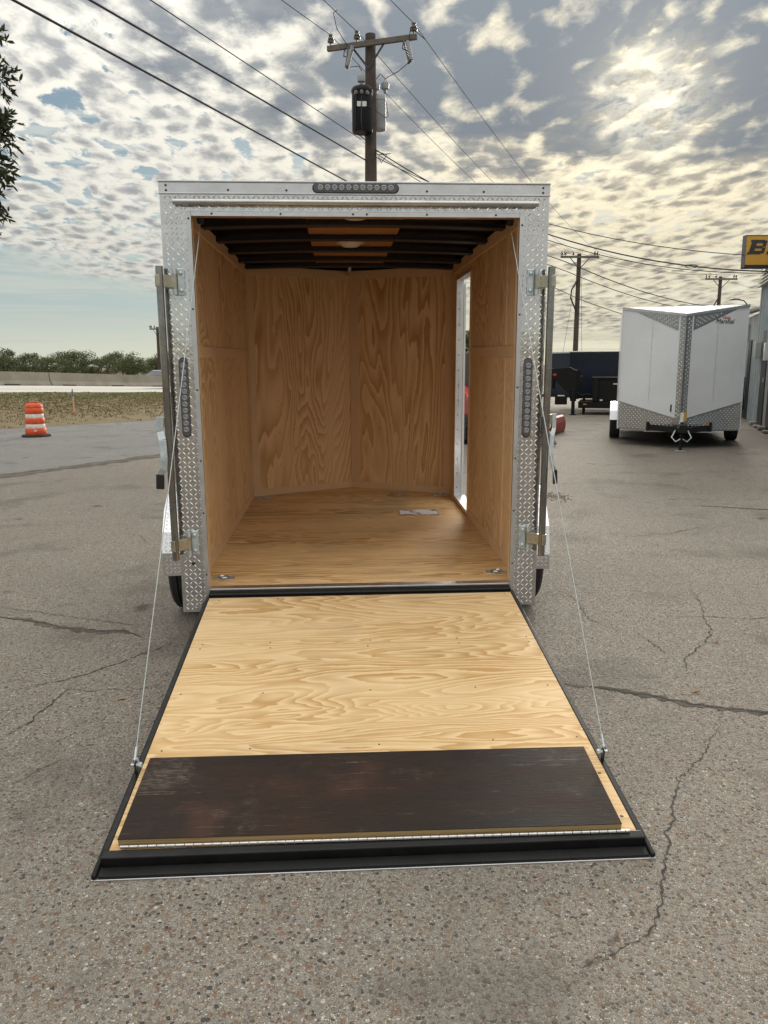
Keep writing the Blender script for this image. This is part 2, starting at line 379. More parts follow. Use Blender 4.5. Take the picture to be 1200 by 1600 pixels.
# ------------------------------------------------------------------ mesh helpers
class MB:
    def __init__(s): s.v = []; s.f = []
    def add(s, vs, fs):
        o = len(s.v); s.v += [tuple(x) for x in vs]; s.f += [tuple(i + o for i in f) for f in fs]; return s
    def box(s, x0, x1, y0, y1, z0, z1):
        return s.add([(x0, y0, z0), (x1, y0, z0), (x1, y1, z0), (x0, y1, z0), (x0, y0, z1), (x1, y0, z1), (x1, y1, z1), (x0, y1, z1)],
                     [(0, 3, 2, 1), (4, 5, 6, 7), (0, 1, 5, 4), (1, 2, 6, 5), (2, 3, 7, 6), (3, 0, 4, 7)])
    def bar(s, a, b, wd, ht, upv=(0, 0, 1)):
        a = Vector(a); b = Vector(b); d = (b - a).normalized(); u = Vector(upv)
        if abs(d.dot(u)) > .98: u = Vector((0, 1, 0))
        r = d.cross(u).normalized(); u = r.cross(d)
        vs = []
        for p in (a, b):
            for (i, j) in ((-1, -1), (1, -1), (1, 1), (-1, 1)): vs.append(p + r * i * wd / 2 + u * j * ht / 2)
        return s.add(vs, [(0, 1, 2, 3), (7, 6, 5, 4), (0, 4, 5, 1), (1, 5, 6, 2), (2, 6, 7, 3), (3, 7, 4, 0)])
    def tube(s, path, rad, n=8, cap=True):
        P = [Vector(p) for p in path]; rr = rad if isinstance(rad, (list, tuple)) else [rad] * len(P)
        u = None; rings = []
        for i, p in enumerate(P):
            d = ((P[min(i + 1, len(P) - 1)] - P[max(i - 1, 0)])).normalized()
            if u is None:
                h = Vector((0, 0, 1)) if abs(d.z) < .9 else Vector((1, 0, 0)); u = d.cross(h).normalized()
            else: u = (u - d * u.dot(d)).normalized()
            v = d.cross(u); rings.append([p + (u * math.cos(2 * math.pi * k / n) + v * math.sin(2 * math.pi * k / n)) * rr[i] for k in range(n)])
        vs = [q for r_ in rings for q in r_]; fs = []
        for i in range(len(P) - 1):
            for k in range(n): fs.append((i * n + k, i * n + (k + 1) % n, (i + 1) * n + (k + 1) % n, (i + 1) * n + k))
        if cap: fs += [tuple(reversed(range(n))), tuple(range((len(P) - 1) * n, len(P) * n))]
        return s.add(vs, fs)
    def lathe(s, prof, c=(0, 0, 0), axis='z', n=20):
        """prof: (radius, height) pairs"""
        vs = []; fs = []; m = len(prof)
        for k in range(n):
            a = 2 * math.pi * k / n
            for r_, h in prof:
                x, y = r_ * math.cos(a), r_ * math.sin(a)
                p = (x, y, h) if axis == 'z' else (h, x, y) if axis == 'x' else (y, h, x)
                vs.append((p[0] + c[0], p[1] + c[1], p[2] + c[2]))
        for k in range(n):
            for i in range(m - 1): fs.append((k * m + i, ((k + 1) % n) * m + i, ((k + 1) % n) * m + i + 1, k * m + i + 1))
        return s.add(vs, fs)
    def prism(s, poly, a, b, axis='x'):
        """poly of 2-D points extruded from a to b along axis"""
        def mk(p, t): return (t, p[0], p[1]) if axis == 'x' else (p[0], t, p[1]) if axis == 'y' else (p[0], p[1], t)
        n = len(poly)
        return s.add([mk(p, a) for p in poly] + [mk(p, b) for p in poly],
                     [tuple(range(n)), tuple(reversed(range(n, 2 * n)))] + [(i, n + i, n + (i + 1) % n, (i + 1) % n) for i in range(n)])
    def quad(s, a, b, c, d): return s.add([a, b, c, d], [(0, 1, 2, 3)])
    def dome(s, c, r_, h, nrm=(0, -1, 0), n=8):
        c = Vector(c); d = Vector(nrm).normalized(); u = d.orthogonal().normalized(); v = d.cross(u); vs = []; fs = []
        for j, (q, t) in enumerate(((1, 0), (.8, .6), (.4, .95))):
            for k in range(n):
                a = 2 * math.pi * k / n; vs.append(c + (u * math.cos(a) + v * math.sin(a)) * r_ * q + d * h * t)
        vs.append(c + d * h)
        for j in range(2):
            for k in range(n): fs.append((j * n + k, j * n + (k + 1) % n, (j + 1) * n + (k + 1) % n, (j + 1) * n + k))
        for k in range(n): fs.append((2 * n + k, 2 * n + (k + 1) % n, 3 * n))
        return s.add(vs, fs)
    def treads(s, O, U, V, Nn, w, h, pitch=.0230, L=.0290, wd=.0056, ht=.0024):
        """raised lozenges of diamond plate on the rectangle O + [0,w]U + [0,h]V"""
        O = Vector(O); U = Vector(U).normalized(); V = Vector(V).normalized(); Nn = Vector(Nn).normalized()
        ni = int(w / pitch); nj = int(h / pitch); ox = (w - ni * pitch) / 2 + pitch / 2; oy = (h - nj * pitch) / 2 + pitch / 2
        for i in range(ni):
            for j in range(nj):
                c = O + U * (ox + i * pitch) + V * (oy + j * pitch); sg = 1 if (i + j) % 2 else -1
                d = (U + V * sg).normalized(); e = Nn.cross(d)
                s.add([c - d * L / 2, c - e * wd / 2, c + d * L / 2, c + e * wd / 2, c - d * L * .28 + Nn * ht, c + d * L * .28 + Nn * ht],
                      [(0, 1, 4), (1, 5, 4), (1, 2, 5), (2, 3, 5), (3, 4, 5), (3, 0, 4)])
        return s
    def build(s, name, m, parent=None, smooth=False, bevel=0.0, loc=None, rot=None, kind=None):
        me = bpy.data.meshes.new(name); me.from_pydata(s.v, [], s.f); me.update()
        bm = bmesh.new(); bm.from_mesh(me); bmesh.ops.recalc_face_normals(bm, faces=bm.faces); bm.to_mesh(me); bm.free()
        o = bpy.data.objects.new(name, me); col.objects.link(o)
        me.materials.append(MATS[m])
        if smooth:
            for p in me.polygons: p.use_smooth = True
            md = o.modifiers.new('ws', 'EDGE_SPLIT'); md.split_angle = R(38)
        if bevel:
            md = o.modifiers.new('bevel', 'BEVEL'); md.width = bevel; md.segments = 2; md.limit_method = 'ANGLE'
        if parent: o.parent = parent
        if loc: o.location = loc
        if rot: o.rotation_euler = rot
        if kind: o['kind'] = kind
        return o
def raw(name, vs, fs, m, parent=None, kind=None):
    me = bpy.data.meshes.new(name); me.from_pydata(vs, [], fs); me.update()
    o = bpy.data.objects.new(name, me); col.objects.link(o); me.materials.append(MATS[m])
    if parent: o.parent = parent
    if kind: o['kind'] = kind
    return o
def tag(o, label, cat, group=None):
    o['label'] = label; o['category'] = cat
    if group: o['group'] = group
    return o
def thing(name, label, cat, loc=(0, 0, 0), rot=(0, 0, 0), group=None):
    o = bpy.data.objects.new(name, None); col.objects.link(o); o.location = loc; o.rotation_euler = rot
    o.empty_display_size = .2
    return tag(o, label, cat, group)
def share(o, parent, loc=None, rot=None):
    c = o.copy(); col.objects.link(c); c.parent = parent
    if loc is not None: c.location = loc
    if rot is not None: c.rotation_euler = rot
    return c
def text_mesh(name, body, size, m, parent, matrix, shear=0.0, offset=0.0, extrude=.002):
    cu = bpy.data.curves.new(name, 'FONT'); cu.body = body; cu.size = size; cu.shear = shear; cu.offset = offset; cu.extrude = extrude
    t = bpy.data.objects.new(name + '_tmp', cu); col.objects.link(t)
    dg = bpy.context.evaluated_depsgraph_get(); me = bpy.data.meshes.new_from_object(t.evaluated_get(dg))
    bpy.data.objects.remove(t)
    o = bpy.data.objects.new(name, me); col.objects.link(o); me.materials.clear(); me.materials.append(MATS[m])
    o.parent = parent; o.matrix_local = matrix
    return o

# ------------------------------------------------------------------ setting: ground, lot, road, verge, highway
rng = random.Random(7)
g = MB(); n = 64
g.add([(0, 0, -.35)] + [(3000 * math.cos(2 * math.pi * k / n), 3000 * math.sin(2 * math.pi * k / n), -.35) for k in range(n)], [(0, 1 + k, 1 + (k + 1) % n) for k in range(n)])
o = g.build('ground', 'earth'); o['kind'] = 'structure'
LE = [(-20.8, -16.9), (-4.81, 7.01), (-3.21, 9.4), (0.0, 15.5), (1.2, 19.6), (7, 33), (20, 64), (48, 130)]
lot = raw('parking_lot', [(x, y, 0) for x, y in LE] + [(90, 130, 0), (90, -40, 0), (-20.8, -40, 0)], [tuple(reversed(range(len(LE) + 3)))], 'lot_pavement', kind='structure')
GE = [(-40.6, -14.0), (-8.43, 15.67), (-5.15, 18.69), (2.2, 27.5), (10, 42), (36, 100)]
rd = [(x + .6, y - .3, -.012) for x, y in LE[:6]] + [(-1 + x, y, -.012) for x, y in reversed(GE[:5])]
raw('road', rd, [tuple(reversed(range(len(rd))))], 'road_asphalt', kind='structure')

def strip(path, w0, jit, z, seed, sub=.03, taper=True, wj=.5):
    """irregular ribbon along a ground path: (verts, faces)"""
    rr = random.Random(seed); pts = []
    for a, b in zip(path, path[1:]):
        a = Vector(a); b = Vector(b); k = max(1, int((b - a).length / sub))
        for i in range(k): pts.append(a.lerp(b, i / k))
    pts.append(Vector(path[-1])); off = 0; vs = []; fs = []; N_ = len(pts)
    for i, p in enumerate(pts):
        d = (pts[min(i + 1, N_ - 1)] - pts[max(i - 1, 0)]).normalized(); nn = Vector((-d.y, d.x))
        off = off * .75 + rr.uniform(-1, 1) * jit
        t = min(1, 4 * i / N_, 4 * (N_ - 1 - i) / N_) if taper else 1
        ww = w0 * max(.12, t) * (1 - wj + 2 * wj * rr.random())
        c = p + nn * off
        vs += [(c.x - nn.x * ww / 2, c.y - nn.y * ww / 2, z), (c.x + nn.x * ww / 2, c.y + nn.y * ww / 2, z)]
        if i: fs.append((2 * i - 2, 2 * i - 1, 2 * i + 1, 2 * i))
    return vs, fs
CR = [
 (.009, [(-1.672, -0.413), (-1.618, -0.351), (-1.534, -0.297), (-1.443, -0.265), (-1.357, -0.199), (-1.278, -0.106), (-1.2, 0.011), (-1.128, 0.098), (-1.057, 0.19), (-1.005, 0.349)]),
 (.009, [(-1.4, -0.329), (-1.39, -0.446), (-1.414, -0.547), (-1.428, -0.712), (-1.477, -0.797), (-1.53, -0.861)]),
 (.020, [(-2.269, 0.782), (-2.028, 0.692), (-1.861, 0.598), (-1.739, 0.532), (-1.597, 0.488), (-1.468, 0.435), (-1.36, 0.45), (-1.231, 0.323)]),
 (.007, [(-2.362, 0.994), (-1.938, 0.808), (-1.626, 0.663), (-1.336, 0.537), (-1.09, 0.464)]),
 (.006, [(-1.472, -0.354), (-1.275, -0.404), (-1.132, -0.399), (-0.923, -0.376)]),
 (.004, [(-1.336, -1.262), (-1.273, -1.165), (-1.208, -1.099), (-1.16, -1.048)]),
 (.022, [(0.949, -0.466), (1.115, -0.537), (1.272, -0.612), (1.366, -0.674), (1.46, -0.734), (1.58, -0.782), (1.764, -0.851), (2.2, -1.0)]),
 (.007, [(1.524, -0.542), (1.568, -0.415), (1.678, -0.188), (1.849, -0.013), (2.003, 0.234), (2.066, 0.412), (2.157, 0.709), (2.232, 0.942), (2.289, 1.185)]),
 (.007, [(1.547, -0.818), (1.475, -0.941), (1.384, -1.027), (1.315, -1.171), (1.205, -1.266), (1.111, -1.352), (1.056, -1.468), (0.987, -1.606), (0.95, -1.662), (0.805, -1.934), (0.73, -2.073), (0.652, -2.139), (0.53, -2.198), (0.452, -2.265), (0.374, -2.373)]),
 (.006, [(1.573, 0.158), (1.584, 0.005), (1.597, -0.146)]),
 (.008, [(1.693, 0.463), (2.067, 0.448), (2.466, 0.384), (3.2, .3)]),
 (.016, [(3.6, 4.1), (3.911, 3.973), (4.379, 3.75), (5.2, 3.4)]),
 (.010, [(2.3, 2.6), (2.9, 2.75), (3.3, 3.05)]),
 (.006, [(-2.2, 3.3), (-1.9, 3.0), (-1.7, 2.55)]),
 (.005, [(1.35, 1.1), (1.42, .75), (1.36, .45), (1.5, .2)]),
]
for i, (wd, pth) in enumerate(CR):
    if wd > .012:
        vs, fs = strip([(x_ + .004, y_ - .009) for x_, y_ in pth], wd * 2.3, .010, .0018, 300 + i, .022, True, .75); raw('crumbled_margin', vs, fs, 'edge_dirt', lot)
    vs, fs = strip(pth, wd * .66, .0085, .003, 100 + i, .014, True, .85)
    raw('crack', vs, fs, 'crack_dirt', lot)
vs, fs = strip([(-9, .75), (-4.81, 7.01), (-3.21, 9.4), (-1.5, 12.6)], .30, .03, .004, 55, .12, False, .45)
raw('broken_edge', vs, fs, 'edge_dirt', lot)
# loose gravel where the crack has crumbled, and by the kerb joint
gm = MB()
def pebble(mb, x, y, s, rr):
    a = rr.uniform(0, 6.28); u = Vector((math.cos(a), math.sin(a), 0)) * s; v = Vector((-math.sin(a), math.cos(a), 0)) * s * rr.uniform(.5, .9)
    h = s * rr.uniform(.4, .8); c = Vector((x, y, .001))
    mb.add([c - u, c - v, c + u, c + v, c + Vector((0, 0, h)) + u * rr.uniform(-.3, .3)], [(0, 1, 4), (1, 2, 4), (2, 3, 4), (3, 0, 4)])
for k in range(150):
    pebble(gm, 2.35 + rng.gauss(0, .09), 4.71 + rng.gauss(0, .16), rng.uniform(.006, .02), rng)
for k in range(420):
    pebble(gm, rng.uniform(-2.4, 2.6), rng.uniform(-2.4, 2.5), rng.uniform(.003, .0065), rng)
for k in range(10):
    t = rng.random(); pebble(gm, .80 - .28 * t + rng.gauss(0, .02), -1.95 - .25 * t, rng.uniform(.008, .014), rng)
o = gm.build('loose_gravel', 'pebble', kind='stuff'); tag(o, 'loose brown gravel crumbs strewn over the worn lot', 'gravel')

tH = Vector((.433, .901))
def zH(s): return max(-.30, min(.85, .45 - .033 * s))
rows = []
for k in range(-24, 13):
    q = k * .25; ge = Vector((-8.43, 15.67)) + Vector((.735, .677)) * 4.46 * q; he = Vector((-14.3, 30.0)) + tH * 9.7 * q; row = []
    for j in range(13):
        u = j / 12; p = ge.lerp(he, u)
        z = -.008 + zH(9.7 * q) * (u * u * (3 - 2 * u)) + .10 * math.sin(math.pi * u) + (.03 * math.sin(p.x * 1.7 + p.y) if 0 < j < 12 else 0)
        row.append((p.x, p.y, z))
    rows.append(row)
vs = [p for r_ in rows for p in r_]; fs = []
for i in range(len(rows) - 1):
    for j in range(12): a = i * 13 + j; fs.append((a, a + 13, a + 14, a + 1))
verge = raw('grass_verge', vs, fs, 'verge_soil', kind='structure')
for p in verge.data.polygons: p.use_smooth = True
def vpt(k, u):
    i = min(int(k), len(rows) - 2); fk = k - i; j = min(int(u * 12), 11); fu = u * 12 - j
    a = Vector(rows[i][j]).lerp(Vector(rows[i + 1][j]), fk); b = Vector(rows[i][j + 1]).lerp(Vector(rows[i + 1][j + 1]), fk); return a.lerp(b, fu)
def blades(count, umin, umax, name, m, label):
    vs = []; fs = []; rr = random.Random(hash(name) % 999 if False else len(name))
    for i in range(count):
        p = vpt(rr.uniform(20, 33), min(.99, max(.01, rr.triangular(umin, umax, (umin + umax) / 2))))
        for b in range(3):
            a = rr.uniform(0, 6.28); h = rr.uniform(.02, .065); wd = rr.uniform(.012, .03); q = p + Vector((rr.gauss(0, .05), rr.gauss(0, .05), -.01))
            d = Vector((math.cos(a), math.sin(a), 0)); e = Vector((-d.y, d.x, 0)); o_ = len(vs)
            vs += [tuple(q - e * wd), tuple(q + e * wd), tuple(q + d * rr.uniform(0, .08) + Vector((0, 0, h)))]
            fs.append((o_, o_ + 1, o_ + 2))
    o = raw(name, vs, fs, m, kind='stuff'); tag(o, label, 'grass')
blades(9000, .0, .75, 'dry_grass', 'grass_dry', 'dry brown grass on the lower slope of the roadside bank')
blades(9000, .40, 1.0, 'green_grass', 'grass_green', 'greener grass along the top of the roadside bank')
# highway slab
hv = []; hf = []
for k in range(-6, 8):
    s = k * 5.0; a = Vector((-14.3, 30.0)) + tH * s; b = Vector((-19.6, 42.4)) + tH * s + Vector((-.9, .43)) * 22; z = zH(s)
    hv += [(a.x, a.y, -.34), (a.x, a.y, z - .004), (b.x, b.y, z), (b.x, b.y, -.34)]
for i in range(13):
    for j in range(3): a = i * 4 + j; hf.append((a, a + 4, a + 5, a + 1))
raw('highway', hv, hf, 'concrete_road', kind='structure')
# concrete barrier, cast in long sections with open joints
br = thing('concrete_barrier', 'long grey concrete barrier along the highway behind the grass bank', 'barrier', (-19.6, 42.4, zH(0)))
bounds = [-30, -15, 3.6, 16, 28]
for k in range(4):
    s0, s1 = bounds[k] + .05, bounds[k + 1] - .05; vs = []; prof = [(-.30, 0), (-.30, .08), (-.15, .30), (-.09, .81), (.09, .81), (.15, .30), (.30, .08), (.30, 0)]
    nrm = Vector((-tH.y, tH.x))
    for s in (s0, s1):
        for (d, h) in prof: vs.append((tH.x * s + nrm.x * d, tH.y * s + nrm.y * d, zH(s) - zH(0) + h))
    nn = len(prof)
    MB().add(vs, [tuple(range(nn)), tuple(reversed(range(nn, 2 * nn)))] + [(i, nn + i, nn + (i + 1) % nn, (i + 1) % nn) for i in range(nn)]).build('barrier_section', 'barrier_concrete', br)

nb = Vector((tH.y, -tH.x))
for s in (-3.5, .6, 5.0, 9.4, 13.6):
    c_ = tH * s + nb * .318
    MB().bar((c_.x - tH.x * .55, c_.y - tH.y * .55, zH(s) - zH(0) + .045 + .018), (c_.x + tH.x * .55, c_.y + tH.y * .55, zH(s) - zH(0) + .045 - .018), .04, .07).build('drain_slot', 'door_dark', br)
# ------------------------------------------------------------------ the open cargo trailer
DL = .0116
tr = thing('cargo_trailer', 'enclosed cargo trailer with polished diamond plate rear and plywood ramp door lowered', 'trailer', (0, -1.784 + 1.784 * math.cos(DL), 1.784 * math.sin(DL)), (DL, 0, 0))
H = .915; HT = 2.319; SK = .227; OW = .777; OT = 2.162; FL = .348; WI = .837; LF = 2.671; LA = 3.092; CZ = 2.226
# outer shell
HS = .886
MB().box(-HS, -HS + .010, .012, LF, .25, 2.262).build('side_wall', 'white_skin', tr)
rw = MB(); rw.box(HS - .010, HS, .012, 1.70, .25, 2.262); rw.box(HS - .010, HS, 2.372, LF, .25, 2.262); rw.box(HS - .010, HS, 1.70, 2.372, 2.112, 2.262); rw.box(HS - .010, HS, 1.70, 2.372, .25, .372)
rw.build('side_wall', 'white_skin', tr)
for sx in (-1, 1):
    a = Vector((sx * HS, LF, 0)); b = Vector((0, LA + .075, 0)); nose = MB()
    d = (b - a).normalized(); nn = Vector((d.y, -d.x, 0)) * sx * .006
    nose.add([a - nn + Vector((0, 0, .25)), b - nn + Vector((0, 0, .25)), b + nn + Vector((0, 0, .25)), a + nn + Vector((0, 0, .25)), a - nn + Vector((0, 0, 2.262)), b - nn + Vector((0, 0, 2.262)), b + nn + Vector((0, 0, 2.262)), a + nn + Vector((0, 0, 2.262))],
             [(0, 3, 2, 1), (4, 5, 6, 7), (0, 1, 5, 4), (1, 2, 6, 5), (2, 3, 7, 6), (3, 0, 4, 7)])
    nose.build('nose_panel', 'white_skin', tr)
rf = MB(); prof = [(-H, 2.264), (-.6, 2.283), (-.3, 2.292), (0, 2.295), (.3, 2.292), (.6, 2.283), (H, 2.264)]
vs = [(x, .012, z) for x, z in prof] + [(x, LF, z) for x, z in prof] + [(0, LA + .09, 2.264)]
rf.add(vs, [(i, i + 1, i + 8, i + 7) for i in range(6)] + [(7 + i, 8 + i, 14) for i in range(6)])
ro = rf.build('roof', 'white_skin', tr); sd = ro.modifiers.new('thick', 'SOLIDIFY'); sd.thickness = .004
# roof underside film
uf = MB(); vs = [(x * .985, .02, z - .022) for x, z in prof] + [(x * .985, LF, z - .022) for x, z in prof] + [(0, LA + .06, 2.240)]
uf.add(vs, [(i, i + 1, i + 8, i + 7) for i in range(6)] + [(7 + i, 8 + i, 14) for i in range(6)])
uf.build('ceiling_film', 'roof_film', tr, smooth=True)
# ceiling: central plywood strip over the roof bows
ys = [.03, .62, 1.15, 1.68, 2.2, 2.62]
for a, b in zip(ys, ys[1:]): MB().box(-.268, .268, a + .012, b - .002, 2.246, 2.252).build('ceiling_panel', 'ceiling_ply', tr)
for y in (.09, .62, 1.15, 1.68, 2.2, 2.62):
    bw = MB(); xs = [-.86 + 1.72 * i / 16 for i in range(17)]
    vs = []
    for x in xs:
        z = 2.240 - .018 * (x / .86) ** 2
        vs += [(x, y - .05, z - .022), (x, y + .05, z - .022), (x, y + .05, z), (x, y - .05, z)]
    fs = [(0, 1, 2, 3), (64, 67, 66, 65)]
    for i in range(16):
        for j in range(4): fs.append((i * 4 + j, i * 4 + (j + 1) % 4, i * 4 + 4 + (j + 1) % 4, i * 4 + 4 + j))
    bw.add(vs, fs).build('roof_bow', 'bow_steel', tr)
MB().box(-.012, .012, 2.64, LA, 2.19, 2.238).build('ridge_bar', 'mill_alu', tr)
for (x, y) in ((-.012, 1.47), (0, .42)):
    d = MB().lathe([(0, -.026), (.05, -.024), (.068, -.012), (.074, 0), (.074, .004), (0, .004)], (x, y, 2.246), n=20).build('dome_light', 'dome', tr, smooth=True)
    MB().lathe([(.074, -.003), (.088, -.001), (.088, .004), (.074, .004)], (x, y, 2.243), n=20).build('bezel', 'dome', d)
# floor
for (a, b) in ((.012, .597), (.603, 1.667), (1.673, LF - .002)):
    MB().box(-WI - .02, WI + .02, a, b, FL - .018, FL).build('floor_sheet', 'floor_ply', tr)
MB().prism([(-WI - .02, LF + .001), (WI + .02, LF + .001), (0, LA + .03)], FL - .018, FL - .0005, 'z').build('floor_sheet', 'floor_ply', tr)
# interior wall panels
def panel(x0, x1, y0, y1, z0, z1, m, name='wall_panel'): return MB().box(x0, x1, y0, y1, z0, z1).build(name, m, tr)
sx = -1
panel(-WI - .008, -WI, .03, 2.62, FL, 1.545, 'side_ply'); panel(-WI - .008, -WI, .03, 2.62, 1.547, 2.235, 'side_ply')
for (y0, y1, z0, z1) in ((.02, 2.66, FL, .408), (.02, 2.66, 1.512, 1.572), (.02, 2.66, 2.162, 2.232), (2.61, 2.668, .41, 1.51), (2.61, 2.668, 1.574, 2.16), (.02, .13, .41, 1.51), (.02, .13, 1.574, 2.16)):
    MB().box(-WI, -WI + .007, y0, y1, z0, z1).build('trim_batten', 'batten', tr, bevel=.0015)
panel(WI, WI + .008, .03, 1.70, FL, 1.545, 'side_ply'); panel(WI, WI + .008, .03, 1.70, 1.547, 2.235, 'side_ply')
panel(WI, WI + .008, 2.372, 2.66, FL, 2.235, 'side_ply'); panel(WI, WI + .008, 1.70, 2.372, 2.112, 2.235, 'side_ply'); panel(WI, WI + .008, 1.70, 2.372, FL, .370, 'side_ply')
for (y0, y1, z0, z1) in ((.02, 1.66, FL, .408), (.02, 1.66, 1.512, 1.572), (.02, 2.66, 2.162, 2.232), (.50, .555, .41, 1.51), (.50, .555, 1.574, 2.16), (.02, .13, .41, 1.51), (.02, .13, 1.574, 2.16), (2.615, 2.668, .41, 2.16), (2.40, 2.66, FL, .408)):
    MB().box(WI - .007, WI, y0, y1, z0, z1).build('trim_batten', 'batten', tr, bevel=.0015)
# nose panels inside the V
NLEN = math.hypot(WI, LA - LF); NA = math.atan2(LA - LF, WI)
for sx in (-1, 1):
    rot = (0, 0, sx * -NA if sx == 1 else NA)
    # local x runs from the side wall to the apex, local -y faces the room
    if sx == -1: loc = (-WI, LF, 0); rz = NA; dirx = 1
    else: loc = (WI, LF, 0); rz = -NA; dirx = -1
    def loc_box(x0, x1, y0, y1, z0, z1, m, name, bev=0):
        X0, X1 = sorted((x0 * dirx, x1 * dirx)); return MB().box(X0, X1, y0, y1, z0, z1).build(name, m, tr, bevel=bev, loc=loc, rot=(0, 0, rz))
    loc_box(0, NLEN + .01, .0, .009, FL, 2.235, 'wall_ply', 'wall_panel')
    loc_box(.0, NLEN - .002, -.007, 0, FL, .408, 'batten', 'trim_batten', .0015)
    loc_box(.0, NLEN - .002, -.007, 0, 2.162, 2.233, 'batten', 'trim_batten', .0015)
    loc_box(.0, .055, -.0065, 0, .41, 2.16, 'batten', 'trim_batten', .0015)
    if sx == 1: loc_box(NLEN - .085, NLEN - .004, -.0065, 0, .41, 2.16, 'batten', 'trim_batten', .0015)
# nail heads in the nose panels
nh = MB()
for sx in (-1, 1):
    for fx in (.27, .42, .70):
        for k in range(6):
            x = sx * WI * (1 - fx); y = LF + (LA - LF) * fx - .001; nh.dome((x, y, .6 + k * .28 + rng.uniform(-.02, .02)), .004, .002, (sx * -.45, -.9, 0), 6)
nh.build('nail_heads', 'screw', tr, kind='stuff')
# wall vent
MB().add(*(lambda pts: ([(-WI + .002, y, z) for y, z in pts] + [(-WI + .012, y, z) for y, z in pts], [tuple(range(12)), tuple(reversed(range(12, 24)))] + [(i, i + 12, (i + 1) % 12 + 12, (i + 1) % 12) for i in range(12)]))([(2.45 + .05 * math.cos(2 * math.pi * k / 12), 1.97 + .042 * math.sin(2 * math.pi * k / 12)) for k in range(12)])).build('wall_vent', 'bolt_black', tr)
# side doorway: aluminium jambs and the open door leaf
fr = MB(); fr.box(WI - .010, HS - .008, 2.345, 2.372, .392, 2.092)
j1 = fr.build('door_jamb', 'mill_alu', tr, bevel=.001)
MB().box(WI - .012, HS - .0, 1.698, 1.702, .392, 2.092).build('door_jamb', 'batten', tr)
MB().box(WI - .010, HS + .002, 1.702, 2.372, 2.092, 2.112).build('door_header', 'mill_alu', tr, bevel=.001)
MB().box(WI - .010, HS + .03, 1.702, 2.372, .3705, .392).build('door_sill', 'mill_alu', tr, bevel=.001)
jh = MB()
for k in range(14): jh.dome((WI + .012, 2.345, .46 + k * .118), .005, .003, (0, -1, 0), 8)
jh.build('jamb_screws', 'screw', tr, kind='stuff')
jh = MB()
for k in range(3): MB().box(WI + .016, WI + .036, 2.339, 2.345, .50 + k * .62, .72 + k * .62).build('hinge_leaf', 'mill_alu', j1, bevel=.001)
dl_ = MB().box(0, .014, 0, .62, .40, 2.07).build('side_door', 'white_skin', tr, bevel=.002, loc=(HS + .004, 2.374, 0), rot=(0, 0, R(-3)))
MB().box(.0145, .019, .02, .60, .43, 2.04).build('door_frame', 'mill_alu', dl_)
MB().box(.0195, .032, .52, .56, 1.12, 1.30).build('door_latch', 'bolt_black', dl_, bevel=.003)

# rear face: diamond plate columns and header (0..12 mm thick), treads as real relief
def plate(x0, x1, z0, z1, name='rear_plate'):
    p = MB().box(x0, x1, 0, .011, z0, z1).build(name, 'field_alu', tr)
    MB().treads((x0 + .001, 0, z0), (1, 0, 0), (0, 0, 1), (0, -1, 0), x1 - x0 - .002, z1 - z0).build('tread_pattern', 'tread_alu', p, kind='stuff')
    return p
plate(-H, -OW, SK, 2.262); plate(OW, H, SK, 2.262); plate(-OW + .001, OW - .001, OT, 2.262)
# side returns of the rear corners
for sx in (-1, 1):
    MB().box(sx * H if sx > 0 else -H - .003, H + .003 if sx > 0 else -H, .0, .10, SK, 2.262).build('corner_trim', 'bright_alu', tr)
# roof cap across the rear, with a drip bead
cp = MB().box(-H - .004, H + .004, -.006, .05, 2.262, HT - .008).build('rear_cap', 'mill_alu', tr, bevel=.002)
MB().box(-H - .006, H + .006, -.012, .055, HT - .0078, HT).build('drip_bead', 'mill_alu', cp, bevel=.002)
MB().box(-H - .005, H + .005, -.010, 0, 2.2595, 2.2655).build('lower_bead', 'mill_alu', cp, bevel=.001)
scw = MB()
for x in (-.885, .885):
    for z in (2.275, 2.297): scw.dome((x, -.006, z), .006, .004)
for x in (-.60, -.33, .33, .60): scw.dome((x, -.006, 2.278), .006, .004)
scw.build('cap_screws', 'screw', cp, kind='stuff')
# opening trim
def trim(x0, x1, z0, z1): return MB().box(x0, x1, -.010, .0, z0, z1).build('opening_trim', 'mill_alu', tr, bevel=.0015)
trim(-OW - .022, -OW + .001, .30, OT + .0225); trim(OW - .001, OW + .022, .30, OT + .0225); trim(-OW + .0015, OW - .0015, OT - .0005, OT + .0215)
for sx in (-1, 1): MB().box(min(sx * OW, sx * (OW + .035)), max(sx * OW, sx * (OW + .035)), .012, .045, FL, OT).build('door_post', 'batten', tr)
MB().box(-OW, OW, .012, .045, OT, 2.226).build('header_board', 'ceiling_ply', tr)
MB().box(-OW - .04, OW + .04, .046, .052, OT + .01, 2.235).build('header_board', 'bow_steel', tr)
for sx in (-1, 1):  # inner wing between post and side wall
    MB().box(min(sx * (OW + .03), sx * WI), max(sx * (OW + .03), sx * WI), .046, .054, FL, 2.23).build('corner_board', 'batten', tr)
scw = MB()
for x in (-OW - .011, OW + .011):
    for z in (2.155, 1.72, 1.40, 1.05, .75, .46): scw.dome((x, -.010, z + rng.uniform(-.05, .05)), .0055, .004)
for x in (-.68, -.36, -.02, .045, .33, .66): scw.dome((x, -.010, OT + .011), .0055, .004)
scw.build('trim_screws', 'screw', tr, kind='stuff')
# long header rod
rod = MB().tube([(-.852, -.030, 2.221), (.858, -.030, 2.221)], .0135, 12).build('header_rod', 'rod_steel', tr, smooth=True)
for x in (-.80, -.02, .80): MB().box(x - .012, x + .012, -.022, 0, 2.212, 2.230).build('rod_clip', 'mill_alu', rod)

